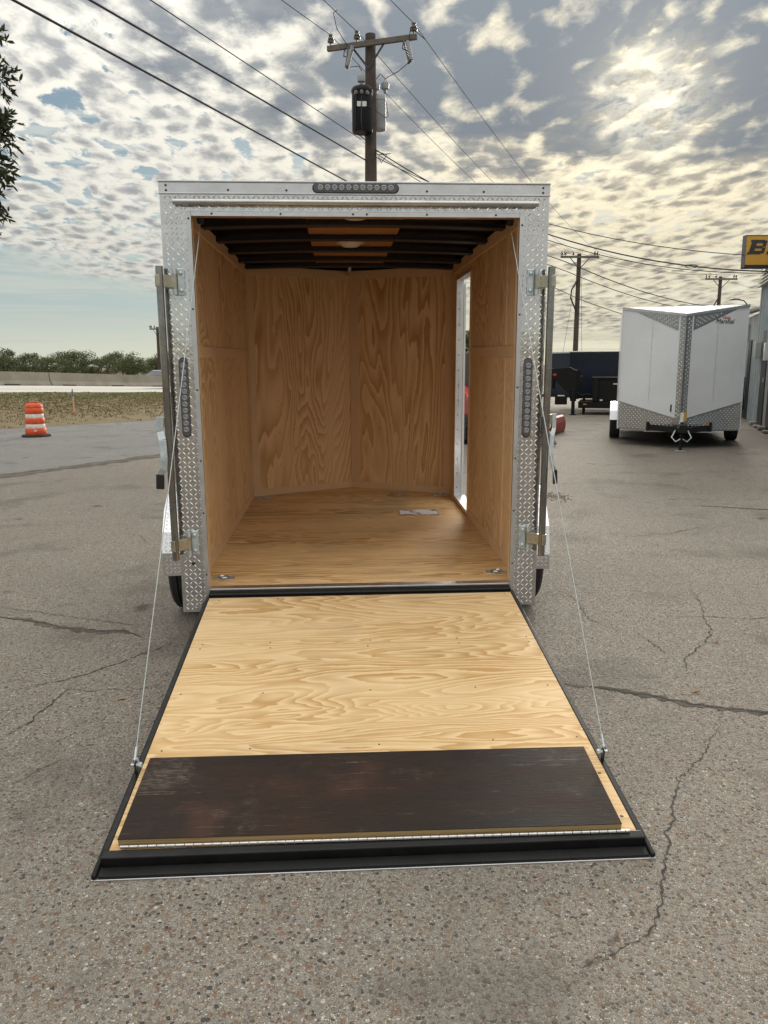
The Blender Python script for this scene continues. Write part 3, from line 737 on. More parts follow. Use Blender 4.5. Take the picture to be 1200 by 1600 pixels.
# LED lights
def led(cx, cz, length, vertical, y, nled, name='tail_light'):
    wd = .042; pts = []
    a = length / 2 - wd / 2
    for k in range(9): t = math.pi * k / 8 - math.pi / 2; pts.append((a + wd / 2 * math.cos(t), wd / 2 * math.sin(t)))
    for k in range(9): t = math.pi * k / 8 + math.pi / 2; pts.append((-a + wd / 2 * math.cos(t), wd / 2 * math.sin(t)))
    if vertical: pts = [(q[1], q[0]) for q in pts]
    pts = [(cx + q[0], cz + q[1]) for q in pts]
    o = MB().prism(pts, y - .012, y, 'y').build(name, 'lens_dark', tr, bevel=.003)
    b = MB().prism([(cx + (q[0] - cx) * 1.03, cz + (q[1] - cz) * 1.03) for q in pts], y - .004, y - .0005, 'y').build('gasket', 'bolt_black', o)
    for k in range(nled):
        d = -a + .012 + (2 * a - .024) * k / (nled - 1); p = (cx, cz + d) if vertical else (cx + d, cz)
        l = MB().lathe([(0, -.006), (.004, -.0065), (.0055, -.003), (.010, -.0045), (.0135, -.002), (.0145, .002)], (0, 0, 0), 'y', 14).build('led_lens', 'lens_clear', o, smooth=True)
        l.location = (p[0], y - .0125, p[1])
    return o
led(-.006, 2.289, .395, False, -.006, 11, 'marker_light')
led(-.850, 1.322, .375, True, 0, 11); led(.840, 1.308, .385, True, 0, 11)

# cam bars with hinged brackets, swung clear of the opening
for sx in (-1, 1):
    BX = sx * .925; BY = -.062
    bar = MB().tube([(BX, BY, .520 if sx < 0 else .510), (BX, BY, 1.932)], .0175, 14).build('cam_bar', 'galv_tube', tr, smooth=True)
    for (zc, mt) in ((1.866, 'yellow_zinc'), (.594, 'yellow_zinc')):
        px = sx * .838
        bp = MB().box(px - .018, px + .018, -.008, 0, zc - .062, zc + .062).build('bracket_plate', 'zinc', bar, bevel=.004)
        bo = MB()
        for dz in (-.040, .040): bo.dome((px, -.008, zc + dz), .011, .008, (0, -1, 0), 10)
        bo.build('bracket_bolts', 'zinc', bar, kind='stuff')
        kn = MB(); hx = px + sx * .028
        kn.tube([(hx, -.018, zc - .060), (hx, -.018, zc - .034)], .012, 12); kn.tube([(hx, -.018, zc + .034), (hx, -.018, zc + .060)], .012, 12)
        kn.build('hinge_knuckle', 'zinc', bar, smooth=True)
        MB().tube([(hx, -.018, zc - .033), (hx, -.018, zc + .033)], .0125, 12).build('hinge_barrel', mt, bar, smooth=True)
        MB().prism([(hx, -.030), (hx + sx * .012, -.034), (BX, BY - .020), (BX + sx * .020, BY - .012), (BX + sx * .020, BY + .004), (BX, BY + .012), (hx + sx * .008, -.020)] if sx > 0 else [(hx, -.030), (hx + sx * .008, -.020), (BX, BY + .012), (BX + sx * .020, BY + .004), (BX + sx * .020, BY - .012), (BX, BY - .020), (hx + sx * .012, -.034)], zc - .028, zc + .028, 'z').build('hinge_arm', mt, bar, bevel=.002)
    # lever handle
    hx = BX + sx * .030
    MB().box(min(BX + sx * .012, hx + sx * .014), max(BX + sx * .012, hx + sx * .014), BY - .008, BY + .008, 1.185, 1.232).build('handle_lug', 'yellow_zinc', bar, bevel=.003)
    path = [(hx + sx * .006, BY - .012, 1.236), (hx + sx * .008, BY - .012, 1.165), (hx - sx * .004, BY - .026, 1.125), (hx - sx * .008, BY - .034, 1.035), (hx - sx * .002, BY - .030, .985), (hx + sx * .018, BY - .022, .955)]
    hm = MB(); wdt = .017 if sx < 0 else .010
    for a, b in zip(path, path[1:]): hm.bar(a, b, .006, 2 * wdt, (1, 0, 0))
    hm.build('lever', 'zinc', bar, bevel=.002)
    gp = MB(); gp.bar((hx + sx * .018, BY - .022, .958), (hx + sx * .022, BY - .020, .885), .014, 2.3 * wdt, (1, 0, 0)); gp.build('grip', 'grip', bar, bevel=.004)
# rubber plug and feet
MB().lathe([(0, -.010), (.006, -.010), (.009, -.004), (.009, 0)], (0, 0, 0), 'y', 14).build('rubber_plug', 'bolt_black', tr, smooth=True, loc=(-.853, -.001, .485))
tr.children[-1].scale = (1.0, 1.0, 2.5)
for sx in (-1, 1):
    MB().box(sx * .79 - .035, sx * .79 + .035, .02, .08, .185, SK - .001).build('foot_bracket', 'black_steel', tr, bevel=.004)
# threshold, hinge line and rear beam
MB().box(-OW + .001, OW - .001, -.010, .045, FL - .008, FL + .004).build('threshold_strip', 'mill_alu', tr, bevel=.003)
MB().box(-OW + .001, OW - .001, -.024, .030, .24, FL - .0085).build('rear_beam', 'black_steel', tr, bevel=.004)
MB().tube([(-OW, -.034, .326), (OW, -.034, .326)], .010, 10).build('ramp_hinge', 'black_steel', tr, smooth=True)
# chassis
for sx in (-1, 1): MB().box(sx * .80 - .03, sx * .80 + .03, .05, LF, .24, .328).build('frame_rail', 'black_steel', tr)
for k in range(6): MB().box(-.77, .77, .45 + k * .42, .49 + k * .42, .25, .328).build('cross_member', 'black_steel', tr)
MB().tube([(-.98, .90, .27), (.98, .90, .27)], .03, 10).build('axle', 'black_steel', tr)
for sx in (-1, 1): MB().bar((sx * .5, 2.6, .26), (0, 4.1, .26), .06, .09).build('tongue_beam', 'black_steel', tr)
MB().tube([(0, 3.85, -.04), (0, 3.85, .75)], .03, 10).build('tongue_jack', 'black_steel', tr)
MB().box(-.05, .05, 4.0, 4.25, .27, .36).build('coupler', 'black_steel', tr, bevel=.01)
# wheels and fenders
def tyre_mb(rad=.325, wd=.205):
    h = wd / 2; pf = [(rad * .60, -h * .8), (rad * .80, -h), (rad * .93, -h * .96), (rad * .985, -h * .80)]
    for g0 in (-.42, 0, .42):
        pf += [(rad, h * (g0 - .05) - .001), (rad - .011, h * (g0 - .05)), (rad - .011, h * (g0 + .05)), (rad, h * (g0 + .05) + .001)]
    pf += [(rad * .985, h * .80), (rad * .93, h * .96), (rad * .80, h), (rad * .60, h * .8), (rad * .60, -h * .8)]
    return MB().lathe(pf, (0, 0, 0), 'x', 40)
def rim_mb(side, rad=.325):
    r = rad * .605
    return MB().lathe([(r, -.08), (r, .075), (r * .92, .07), (r * .85, .03), (r * .45, .035), (r * .33, .05), (r * .3, .075), (.0, .08)], (0, 0, 0), 'x', 28)
for sx in (-1, 1):
    wl = tyre_mb().build('wheel', 'tyre_rubber', tr, smooth=True, loc=(sx * 1.024, .90, .297))
    rm = rim_mb(sx).build('rim', 'white_skin', wl, smooth=True, rot=(0, 0, 0 if sx > 0 else math.pi))
    pf = [(.46, .292), (.46, .424), (.495, .54), (.57, .65), (.69, .732), (.80, .75), (1.00, .75), (1.11, .732), (1.23, .65), (1.305, .54), (1.34, .424), (1.34, .292)]
    if sx > 0: pf[0] = (.46, .292); pf[1] = (.46, .376)
    x0, x1 = sorted((sx * (HS + .001), sx * 1.116)); fm = MB(); th = .004
    inner = [(y + (th if y < .9 else -th), z - th * .6) for y, z in pf]
    fm.add([(x, y, z) for x in (x0, x1) for (y, z) in pf] + [(x, y, z) for x in (x0, x1) for (y, z) in inner], [])
    nn = len(pf); F = []
    for i in range(nn - 1):
        F += [(i, i + 1, nn + i + 1, nn + i), (2 * nn + i, 3 * nn + i, 3 * nn + i + 1, 2 * nn + i + 1), (i, 2 * nn + i, 2 * nn + i + 1, i + 1), (nn + i, nn + i + 1, 3 * nn + i + 1, 3 * nn + i)]
    F += [(0, nn, 3 * nn, 2 * nn), (nn - 1, 3 * nn - 1, 4 * nn - 1, 2 * nn - 1)]
    fm.f = F
    fo = fm.build('fender', 'fender_alu', tr)
    tm = MB()
    for (a, b) in zip(pf[:6], pf[1:6]):
        V = Vector((0, b[0] - a[0], b[1] - a[1])); L = V.length; N_ = Vector((1, 0, 0)).cross(V)
        if N_.y > 0 or (abs(N_.y) < 1e-6 and N_.z < 0): N_ = -N_
        tm.treads((x0, a[0], a[1]), (1, 0, 0), V, N_, x1 - x0, L)
    tm.build('tread_pattern', 'fender_alu', fo, kind='stuff')
    lip = MB(); ox = sx * 1.116
    lv = [(ox, y, z) for y, z in pf] + [(ox, .9 + (y - .9) * .93, z - .045 if z > .35 else z) for y, z in pf]
    lip.add(lv, [(i, i + 1, nn + i + 1, nn + i) for i in range(nn - 1)]).build('fender_lip', 'fender_alu', fo)
# floor tie-down rings
for i, (x, y) in enumerate(((-.735, .19), (.752, .21), (-.735, 2.60), (.748, 2.62))):
    pl = MB().box(-.058, .058, -.035, .035, FL, FL + .004).build('tie_down', 'zinc', tr, bevel=.003, loc=(x, y, 0))
    MB().lathe([(.040, .004), (.032, .0075), (.028, .0045), (.0, .0042)], (0, 0, FL), 'z', 18).build('cup', 'zinc', pl, smooth=True)
    MB().tube([(.026 * math.cos(2 * math.pi * k / 14), .022 * math.sin(2 * math.pi * k / 14) - .002, FL + .010) for k in range(15)], .0045, 6).build('ring', 'screw_bright', pl, smooth=True)

# ------------------------------------------------------------------ ramp door
HZ = .322; RA = math.atan2(HZ - .046, 1.784 - .025); RL = 1.778
M0 = MB(); ramp_w = .8265
M0.box(-.8505, .8505, -RL - .022, -.03, -.046, -.038)
ramp = M0.build('ramp_door', 'mill_alu', tr, bevel=.002, loc=(0, -.025, HZ), rot=(RA, 0, 0))
def rbox(x0, x1, s0, s1, w0, w1, name, m, bev=0.0): return MB().box(x0, x1, -s1, -s0, w0, w1).build(name, m, ramp, bevel=bev)
for sx in (-1, 1):
    a, b = sorted((sx * .8155, sx * .835)); rbox(a, b, .012, RL - .0535, -.0375, .002, 'frame_tube', 'black_steel', .003)
    a, b = sorted((sx * .8353, sx * .850)); rbox(a, b, .02, RL + .021, -.0378, -.022, 'seal_lip', 'black_rubber', .004)
rbox(-.832, .832, RL - .053, RL - .020, -.0375, .004, 'end_tube', 'black_steel', .004)
rbox(-.833, .833, RL - .0198, RL + .018, -.0378, -.028, 'seal_lip', 'black_rubber', .004)
rbox(-.833, .833, .004, .034, -.030, .000, 'top_tube', 'black_steel', .004)
rbox(-.815, .815, .035, .5205, -.012, 0, 'plywood_sheet', 'ramp_ply'); rbox(-.815, .815, .5225, RL - .054, -.012, 0, 'plywood_sheet', 'ramp_ply')
sm = MB()
for s in (.06, .50, .545, .90, 1.25):
    for x in (-.77, -.44, 0.02, .45, .77): sm.dome((x + rng.uniform(-.01, .01), -(s + rng.uniform(-.008, .008)), 0), .0042, .0012, (0, 0, 1), 8)
for s in (1.45, 1.66):
    for sx in (-1, 1): sm.dome((sx * .792, -s, 0), .006, .002, (0, 0, 1), 8)
sm.build('deck_screws', 'screw', ramp, kind='stuff')
fl = rbox(-.776, .782, 1.332, 1.716, .0255, .0275, 'folding_flap', 'dark_flap')
MB().box(-.775, .781, -1.7155, -1.333, .0025, .0254).build('flap_core', 'flap_edge', fl)
fl.location = (0, 0, 0); fl.rotation_euler = (0, 0, -.009)
hg = MB(); k = 0; x = -.782
while x < .785:
    hg.tube([(x, -1.727 - .009 * x, .0085), (min(x + .0255, .788), -1.727 - .009 * min(x + .0255, .788), .0085)], .0050, 8); x += .0278
hg.build('piano_hinge', 'screw_bright', ramp, kind='stuff')
# eye bolts that take the cables
EYE = []
for sx in (-1, 1):
    ex, es = sx * .826, 1.372 if sx < 0 else 1.382
    eb = MB().bar((ex, -es, .0), (ex, -es, .046), .005, .022, (0, 1, 0)).build('cable_lug', 'black_steel', ramp, bevel=.002)
    MB().tube([(ex - .015, -es, .036), (ex + .015, -es, .036)], .0055, 8).build('lug_bolt', 'zinc', eb, smooth=True)
    nut = MB(); nut.tube([(ex - sx * .013, -es, .036), (ex - sx * .022, -es, .036)], .009, 6); nut.build('lug_nut', 'zinc', eb)
    MB().tube([(ex + .009 * math.cos(t), -es + .004, .046 + .014 * math.sin(t)) for t in [math.pi * q / 8 - .3 for q in range(11)]], .004, 6).build('shackle', 'zinc', eb, smooth=True)
    v = Matrix.Rotation(RA, 4, 'X') @ Vector((ex * .9875, -es, .056)) + Vector((0, -.025, HZ)); EYE.append(v)
for sx, e in zip((-1, 1), EYE):
    top = Vector((sx * .745, .075, 2.150)); d = top - e; pts = [e + d * (i / 10) + Vector((0, 0, -.012 * math.sin(math.pi * i / 10))) for i in range(11)]
    c = MB().tube(pts, .0020, 6).build('ramp_cable', 'cable', tr, smooth=True)
    MB().tube([e, e + d.normalized() * .045], .0048, 6).build('cable_ferrule', 'zinc', c, smooth=True)
    MB().lathe([(0, -.016), (.022, -.016), (.026, 0), (.022, .016), (0, .016)], tuple(top + Vector((0, 0, .012))), 'x', 14).build('cable_pulley', 'black_steel', c, smooth=True)
    MB().bar(tuple(top + Vector((0, 0, .01))), tuple(top + Vector((0, 0, .075))), .03, .012).build('pulley_bracket', 'black_steel', c)

# the ramp narrows slightly towards its hinge
def taper(o):
    for v_ in o.data.vertices: v_.co.x *= .945 + .055 * min(1.02, max(0, -v_.co.y) / 1.778)
    for ch in o.children: taper(ch)
bpy.context.view_layer.update()
taper(ramp)
# paperwork in its clear sleeve on the trailer floor (lies in the trailer's tilted frame)
TM = Matrix.Translation((0, -1.784 + 1.784 * math.cos(DL), 1.784 * math.sin(DL))) @ Matrix.Rotation(DL, 4, 'X')
pp = thing('paper_envelope', 'white paper in a clear sleeve lying on the trailer floor', 'paper', TM @ Vector((.487, 1.876, FL)), (DL, 0, R(-2)))
pv = MB()
for i in range(7):
    for j in range(4): pv.v.append((-.140 + .28 * i / 6, -.085 + .17 * j / 3, .004 + .004 * math.sin(i * 1.3 + j)))
pv.f = [(i * 4 + j, i * 4 + 4 + j, i * 4 + 5 + j, i * 4 + 1 + j) for i in range(6) for j in range(3)]
pv.build('sheet', 'paper', pp, smooth=True)
MB().box(-.153, .153, -.10, .10, .0004, .002).build('sleeve', 'film', pp)
MB().box(.105, .13, .04, .07, .0085, .0095).build('printed_mark', 'logo_black', pp)
# crumpled clear plastic
cv = MB(); rr = random.Random(5)
for i in range(7):
    for j in range(5): cv.v.append((-.09 + .03 * i + rr.uniform(-.012, .012), -.07 + .035 * j + rr.uniform(-.012, .012), .002 + (rr.uniform(0, .03) if 0 < i < 6 and 0 < j < 4 else 0)))
cv.f = [(i * 5 + j, i * 5 + 5 + j, i * 5 + 6 + j, i * 5 + 1 + j) for i in range(6) for j in range(4)]
mat('clear_film', (.75, .68, .58), .12, 0, .1, 30); MATS['clear_film'].node_tree.nodes['Principled BSDF'].inputs['Transmission Weight'].default_value = .75
o = cv.build('plastic_wrap', 'clear_film', loc=TM @ Vector((.40, 2.62, FL)), rot=(DL, 0, .4)); tag(o, 'crumpled clear plastic wrap on the trailer floor near the nose', 'plastic wrap')

# ------------------------------------------------------------------ white V-nose trailer facing the camera
BH = Vector((-.333, -.943)); BM = Vector((6.11, 10.1)); RZ = math.atan2(-.333, .943)   # local +x right, local -y = heading
bt = thing('cargo_trailer', 'white V-nose cargo trailer with diamond plate corners parked facing the camera', 'trailer', (BM.x, BM.y, 0), (0, 0, RZ))
W = 1.065; ZB = .30; ZT = 2.50; AY = -.55; ZA = 2.33
def zfront(t): return ZT + (ZA - ZT) * t      # t 0 at corner, 1 at apex
b = MB()
b.add([(-W, 0, ZB), (-W, 4.2, ZB), (-W, 4.2, ZT), (-W, 0, ZT)], [(0, 1, 2, 3)]); b.build('side_wall', 'bg_white', bt)
MB().add([(W, 0, ZB), (W, 4.2, ZB), (W, 4.2, ZT), (W, 0, ZT)], [(0, 1, 2, 3)]).build('side_wall', 'bg_white', bt)
MB().add([(-W, 4.2, ZB), (W, 4.2, ZB), (W, 4.2, ZT), (-W, 4.2, ZT)], [(0, 1, 2, 3)]).build('rear_door', 'bg_white', bt)
MB().add([(-W, 0, ZT), (W, 0, ZT), (W, 4.2, ZT), (-W, 4.2, ZT)], [(0, 1, 2, 3)]).build('roof', 'bg_white', bt)
MB().add([(-W, 0, ZT + .001), (0, AY, ZA), (W, 0, ZT + .001)], [(0, 1, 2)]).build('nose_roof', 'bg_white', bt)
MB().add([(-W, 0, ZB), (0, AY, ZB), (W, 0, ZB), (W, 4.2, ZB), (-W, 4.2, ZB)], [(0, 1, 2, 3, 4)]).build('underfloor', 'black_steel', bt)
def fpt(sx, t, z, off=0.0):
    """point on the nose face: t=0 corner, 1 apex"""
    n_ = Vector((sx * .55, -1.065, 0)).normalized() * off
    return (sx * W * (1 - t) + n_.x, AY * t + n_.y, z)
for sx in (-1, 1):
    MB().add([fpt(sx, 0, ZB), fpt(sx, 1, ZB), fpt(sx, 1, ZA), fpt(sx, 0, ZT)], [(0, 1, 2, 3)]).build('nose_panel', 'bg_white', bt)
    e = .005
    def slab(pts, name, m, off=.005):
        """thin plate on the nose face from (t, z) points"""
        k = len(pts)
        vs = [fpt(sx, t, z, .0008) for t, z in pts] + [fpt(sx, t, z, off) for t, z in pts]
        return MB().add(vs, [tuple(range(k)), tuple(reversed(range(k, 2 * k)))] + [(i, k + i, k + (i + 1) % k, (i + 1) % k) for i in range(k)]).build(name, m, bt)
    slab([(.0, ZB), (.985, ZB), (.985, .52), (.0, .82)], 'stone_guard', 'plate_far')
    slab([(.18, zfront(.18) - .035), (.885, zfront(.885) - .035), (.885, 2.06)], 'corner_guard', 'plate_far')
    slab([(.915, .545), (1.0, .521), (1.0, ZA - .034), (.915, zfront(.915) - .036)], 'apex_guard', 'plate_far', .012)
    slab([(.0, ZT - .035), (1.0, ZA - .032), (1.0, ZA + .01), (.0, ZT + .012)], 'roof_trim', 'mill_alu', .016)
    slab([(.0, ZB), (.012, ZB), (.012, ZT - .037), (.0, ZT - .037)], 'corner_trim', 'bg_white', .007)
    tp = MB(); ux = Vector((-sx * W, AY, 0)).normalized(); nf = Vector((sx * .55, -1.065, 0)).normalized(); LNG = math.hypot(W, AY)
    def relief(t0, t1, z0f, z1f, off, pitch):
        """raised treads on the nose face where z0f(t) < z < z1f(t)"""
        ni = int((t1 - t0) * LNG / pitch)
        for i_ in range(ni):
            t_ = t0 + (i_ + .5) * pitch / LNG; za, zb_ = z0f(t_) + .02, z1f(t_) - .02; nj_ = int(max(0, zb_ - za) / pitch)
            for j_ in range(nj_):
                c_ = Vector(fpt(sx, t_, za + (j_ + .5) * pitch, off)); d_ = (ux + Vector((0, 0, 1 if (i_ + j_) % 2 else -1))).normalized(); e_ = nf.cross(d_); L_ = pitch * 1.05; w2 = pitch * .24
                tp.add([c_ - d_ * L_ / 2, c_ - e_ * w2 / 2, c_ + d_ * L_ / 2, c_ + e_ * w2 / 2, c_ - d_ * L_ * .25 + nf * .005, c_ + d_ * L_ * .25 + nf * .005], [(0, 1, 4), (1, 5, 4), (1, 2, 5), (2, 3, 5), (3, 4, 5), (3, 0, 4)])
    relief(.01, .90, lambda t: ZB, lambda t: .82 - .30 * t / .985, .0052, .036)
    relief(.20, .88, lambda t: 2.465 - (t - .18) / .705 * .40, lambda t: zfront(t) - .035, .0052, .036)
    relief(.92, .995, lambda t: .52, lambda t: ZA - .04, .0122, .036)
    tp.build('tread_pattern', 'tread_alu', bt, kind='stuff')
    slab([(.488, .82), (.4905, .82), (.4905, 2.30), (.488, 2.30)], 'panel_seam', 'mill_alu', .003)
    rv = MB()
    for k in range(12): rv.dome(fpt(sx, .50, .95 + k * .115, .0008), .009, .005, (sx * .46, -.89, 0), 6)
    rv.build('rivet_row', 'mill_alu', bt, kind='stuff')
    # tongue rail, wheels, fender
    wl = tyre_mb(.31, .20).build('wheel', 'tyre_rubber', bt, smooth=True, loc=(sx * 1.10, 1.35, .31))
    rim_mb(sx, .31).build('rim', 'mill_alu', wl, smooth=True, rot=(0, 0, 0 if sx > 0 else math.pi))
    pf = [(.90, .40), (.94, .58), (1.05, .70), (1.25, .745), (1.45, .745), (1.65, .70), (1.76, .58), (1.80, .40)]
    x0, x1 = sorted((sx * W, sx * 1.205)); nn = len(pf); fm = MB()
    fm.add([(x0, y, z) for y, z in pf] + [(x1, y, z) for y, z in pf] + [(sx * 1.205, 1.35 + (y - 1.35) * .9, z - .06) for y, z in pf],
           [(i, i + 1, nn + i + 1, nn + i) for i in range(nn - 1)] + [((nn if sx > 0 else 0) + i, (nn if sx > 0 else 0) + i + 1, 2 * nn + i + 1, 2 * nn + i) for i in range(nn - 1)])
    fm.build('fender', 'fender_alu', bt)
    MB().bar((sx * .52, -.25, .36), (sx * .06, -.98, .36), .05, .10).build('tongue_rail', 'black_steel', bt)
MB().box(-.56, .56, -.30, -.24, .29, .46).build('tongue_plate', 'black_steel', bt, bevel=.008)
MB().add([(.20, -.345, .40), (.50, -.345, .40), (.50, -.345, .43), (.20, -.345, .43)], [(0, 1, 2, 3)]).build('warning_label', 'sign_yellow', bt)
MB().box(-.58, .58, -.239, -.20, .27, .48).build('plate_edge', 'mill_alu', bt)
jk = MB().tube([(0, -.92, .0), (0, -.92, .50)], .028, 10).build('tongue_jack', 'black_steel', bt, smooth=True)
MB().box(-.09, .09, -.98, -.86, .0, .012).build('jack_foot', 'zinc', jk)
MB().tube([(0, -.92, .50), (0, -.92, .66)], .034, 10).build('jack_head', 'white_skin', jk, smooth=True)
MB().tube([(0, -.93, .64), (-.05, -.98, .635), (-.17, -.98, .66), (-.20, -.98, .68)], .007, 6).build('crank', 'zinc', jk, smooth=True)
MB().tube([(-.20, -.98, .68), (-.20, -.98, .80)], .014, 8).build('crank_grip', 'grip', jk, smooth=True)
MB().box(.03, .07, -.955, -.935, .52, .68).build('jack_label', 'sign_yellow', jk)
MB().prism([(-.06, .33), (.06, .33), (.085, .41), (.05, .47), (-.05, .47), (-.085, .41)], -1.22, -.95, 'y').build('coupler', 'black_steel', bt, bevel=.01)
for sx in (-1, 1):
    MB().tube([(sx * .10, -.95, .36), (sx * .16, -.99, .24), (sx * .09, -1.03, .17), (sx * .02, -1.05, .22)], .012, 6).build('safety_chain', 'zinc', bt, smooth=True)
mx = Matrix.Translation(Vector(fpt(1, .535, 2.18, .006))) @ Matrix.Rotation(math.atan2(.55, 1.065), 4, 'Z') @ Matrix.Rotation(R(90), 4, 'X')
text_mesh('lettering', 'Marshal', .112, 'logo_black', bt, mx, .2, .0)
mx2 = Matrix.Translation(Vector(fpt(1, .43, 2.255, .006))) @ Matrix.Rotation(math.atan2(.55, 1.065), 4, 'Z') @ Matrix.Rotation(R(90), 4, 'X')
text_mesh('lettering', 'TRAIL', .062, 'logo_red', bt, mx2, .0, .0)

# ------------------------------------------------------------------ navy trailer and black gooseneck dump trailer beyond
nv = thing('cargo_trailer', 'glossy dark navy enclosed trailer behind the black gooseneck trailer', 'trailer', (6.6, 21.3, 0), (0, 0, R(-17)))
MB().box(.75, 7.5, 0, 2.3, .42, 1.86).build('body', 'navy_paint', nv, bevel=.03)
MB().prism([(.75, 0.002), (-.05, 1.15), (.75, 2.298)], .42, 1.84, 'z').build('nose', 'navy_paint', nv)
MB().box(.70, 7.53, -.02, 2.32, 1.862, 1.90).build('roof_trim', 'mill_alu', nv, bevel=.01)
MB().prism([(.74, -.03), (-.09, 1.15), (.74, 2.33)], 1.842, 1.885, 'z').build('roof_trim', 'mill_alu', nv)
MB().box(.8, 7.5, -.012, 0, .40, .52).build('lower_rail', 'dump_black', nv)
for x in (3.2, 4.1):
    wl = tyre_mb(.34, .21).build('wheel', 'tyre_rubber', nv, smooth=True, loc=(x, .12, .34)); rim_mb(1, .34).build('rim', 'white_skin', wl, rot=(0, 0, R(-90)) if False else None)
    wl.rotation_euler = (0, 0, R(-90))
MB().box(-.9, .75, 1.09, 1.21, .40, .50).build('tongue_beam', 'dump_black', nv)
MB().tube([(-.6, 1.15, .0), (-.6, 1.15, .62)], .035, 10).build('tongue_jack', 'dump_black', nv)

gn = thing('dump_trailer', 'black gooseneck dump trailer with landing leg and amber marker light', 'trailer', (6.83, 19.1, 0), (0, 0, R(-20)))
# local +x to the right along its side; side face at y=0
def plate_poly(pts, y0, y1, name, m, bev=.01): return MB().prism(pts, y0, y1, 'y').build(name, m, gn, bevel=bev)
for y in (0, 1.5):
    plate_poly([(-.72, 1.20), (-.66, 1.36), (-.10, 1.40), (.12, 1.30), (.12, .40), (-.05, .40), (-.10, .62), (-.34, .84), (-.52, 1.02)], y, y + .09, 'neck_plate', 'dump_black')
MB().box(-.72, -.62, .09, 1.5, 1.20, 1.36).build('neck_cross', 'dump_black', gn)
MB().tube([(-.62, .8, .75), (-.62, .8, 1.22)], .06, 12).build('coupler_post', 'dump_black', gn)
MB().tube([(-.45, .8, .0), (-.45, .8, .02)], .01, 6)
lg = MB().box(-.01, .09, -.10, -.001, .0, .78).build('landing_leg', 'dump_black', gn, bevel=.008)
MB().box(-.06, .14, -.14, .04, .0, .02).build('leg_foot', 'dump_black', lg)
lg2 = MB().box(.30, .38, .2, .3, .0, .5).build('landing_leg', 'dump_black', gn, bevel=.008)
MB().box(-.50, -.14, -.02, -.001, .30, .62).build('step_box', 'dump_black', gn, bevel=.01)
MB().box(-.42, -.22, -.024, -.021, .55, .585).build('box_label', 'sticker', gn)
MB().box(.18, 6.0, .02, 1.55, .20, .40).build('frame_rail', 'dump_black', gn, bevel=.02)
bd = MB().box(.58, 6.0, .06, 1.55, .41, 1.06).build('dump_bed', 'dump_black', gn, bevel=.01)
MB().box(.55, 6.0, .02, 1.58, 1.061, 1.11).build('top_rail', 'dump_black', bd, bevel=.008)
for x in (.60, 1.42, 2.3, 3.2, 4.1, 5.0): MB().box(x, x + .14, -.02, .059, .41, 1.06).build('bed_stake', 'dump_black', bd, bevel=.006)
MB().box(1.16, 1.36, .045, .059, .90, .93).build('bed_sticker', 'sticker', bd)
MB().box(.80, .88, .045, .059, .42, .46).build('bed_sticker', 'sticker', bd)
MB().box(.33, .43, .008, .0195, .30, .33).build('marker_light', 'tail_amber', gn)
MB().box(.20, .32, -.05, .02, .95, 1.15).build('pump_box', 'dump_black', gn, bevel=.01)
MB().tube([(.15, -.02, .66), (.28, -.03, .58), (.40, -.02, .62), (.55, .0, .60)], .018, 6).build('hydraulic_hose', 'black_rubber', gn, smooth=True)
MB().box(-.58, -.48, -.004, -.001, 1.15, 1.22).build('reflector', 'tail_red', gn)
for x in (3.4, 4.3):
    wl = tyre_mb(.38, .22).build('wheel', 'tyre_rubber', gn, smooth=True, loc=(x, -.02, .38), rot=(0, 0, R(-90)))

# red steel blade standing on the lot
rb = thing('plow_blade', 'faded red steel blade standing on the lot beside the open trailer', 'plow blade', (4.66, 12.93, 0), (0, 0, math.atan2(.93, .51)))
prof = [(.0, .02), (.05, .01), (.075, .12), (.07, .24), (.03, .35), (-.02, .38)]
bv = []
for x in (-.75, .53):
    bv += [(x, -p, z) for p, z in prof]
nn = len(prof)
o = MB().add(bv, [(i, i + 1, nn + i + 1, nn + i) for i in range(nn - 1)]).build('curved_face', 'red_paint', rb); m_ = o.modifiers.new('t', 'SOLIDIFY'); m_.thickness = .018
MB().box(-.75, .53, -.05, -.02, .0, .045).build('cutting_edge', 'dark_iron', rb)
for x in (-.7, -.1, .48): MB().prism([(.02, .04), (.16, .06), (.02, .34)], x, x + .02, 'x').build('back_rib', 'red_paint', rb)

# red tracked loader seen through the side doorway
lo = thing('track_loader', 'red tracked loader standing beyond the open side doorway', 'loader', (2.35, 11.6, 0), (0, 0, R(10)))
for x in (-.05, 1.15):
    MB().prism([(-.85, .12), (-.70, .0), (.70, .0), (.90, .14), (.85, .40), (.70, .50), (-.70, .50), (-.88, .36)], x - .17, x + .17, 'x').build('track', 'tyre_rubber', lo, bevel=.02)
    cl = MB()
    for k in range(12): cl.box(x - .19, x + .19, -.86 + k * .145, -.80 + k * .145, -.0 + .004, .018)
    for k in range(4): cl.box(x - .19, x + .19, -.905, -.86, .10 + k * .10, .14 + k * .10)
    cl.build('track_cleats', 'tyre_rubber', lo, kind='stuff')
MB().box(.14, .96, -.7, .8, .25, .95).build('chassis', 'tractor_red', lo, bevel=.05)
MB().box(.20, .90, -.3, .6, .96, 1.75).build('cab', 'door_dark', lo, bevel=.04)
for x in (-.02, 1.12):
    am = MB(); pts = [(x, -1.2, .35), (x, -.95, .62), (x, -.55, .92), (x, .5, 1.12), (x, .75, 1.0)]
    for a, b_ in zip(pts, pts[1:]): am.bar(a, b_, .09, .22, (1, 0, 0))
    am.build('lift_arm', 'tractor_red', lo, bevel=.015)
bkt = MB(); bkt.prism([(-1.25, .52), (-1.15, .10), (-1.55, .02), (-1.62, .05), (-1.28, .20)], -.2, 1.3, 'x'); bkt.build('bucket', 'dark_iron', lo)
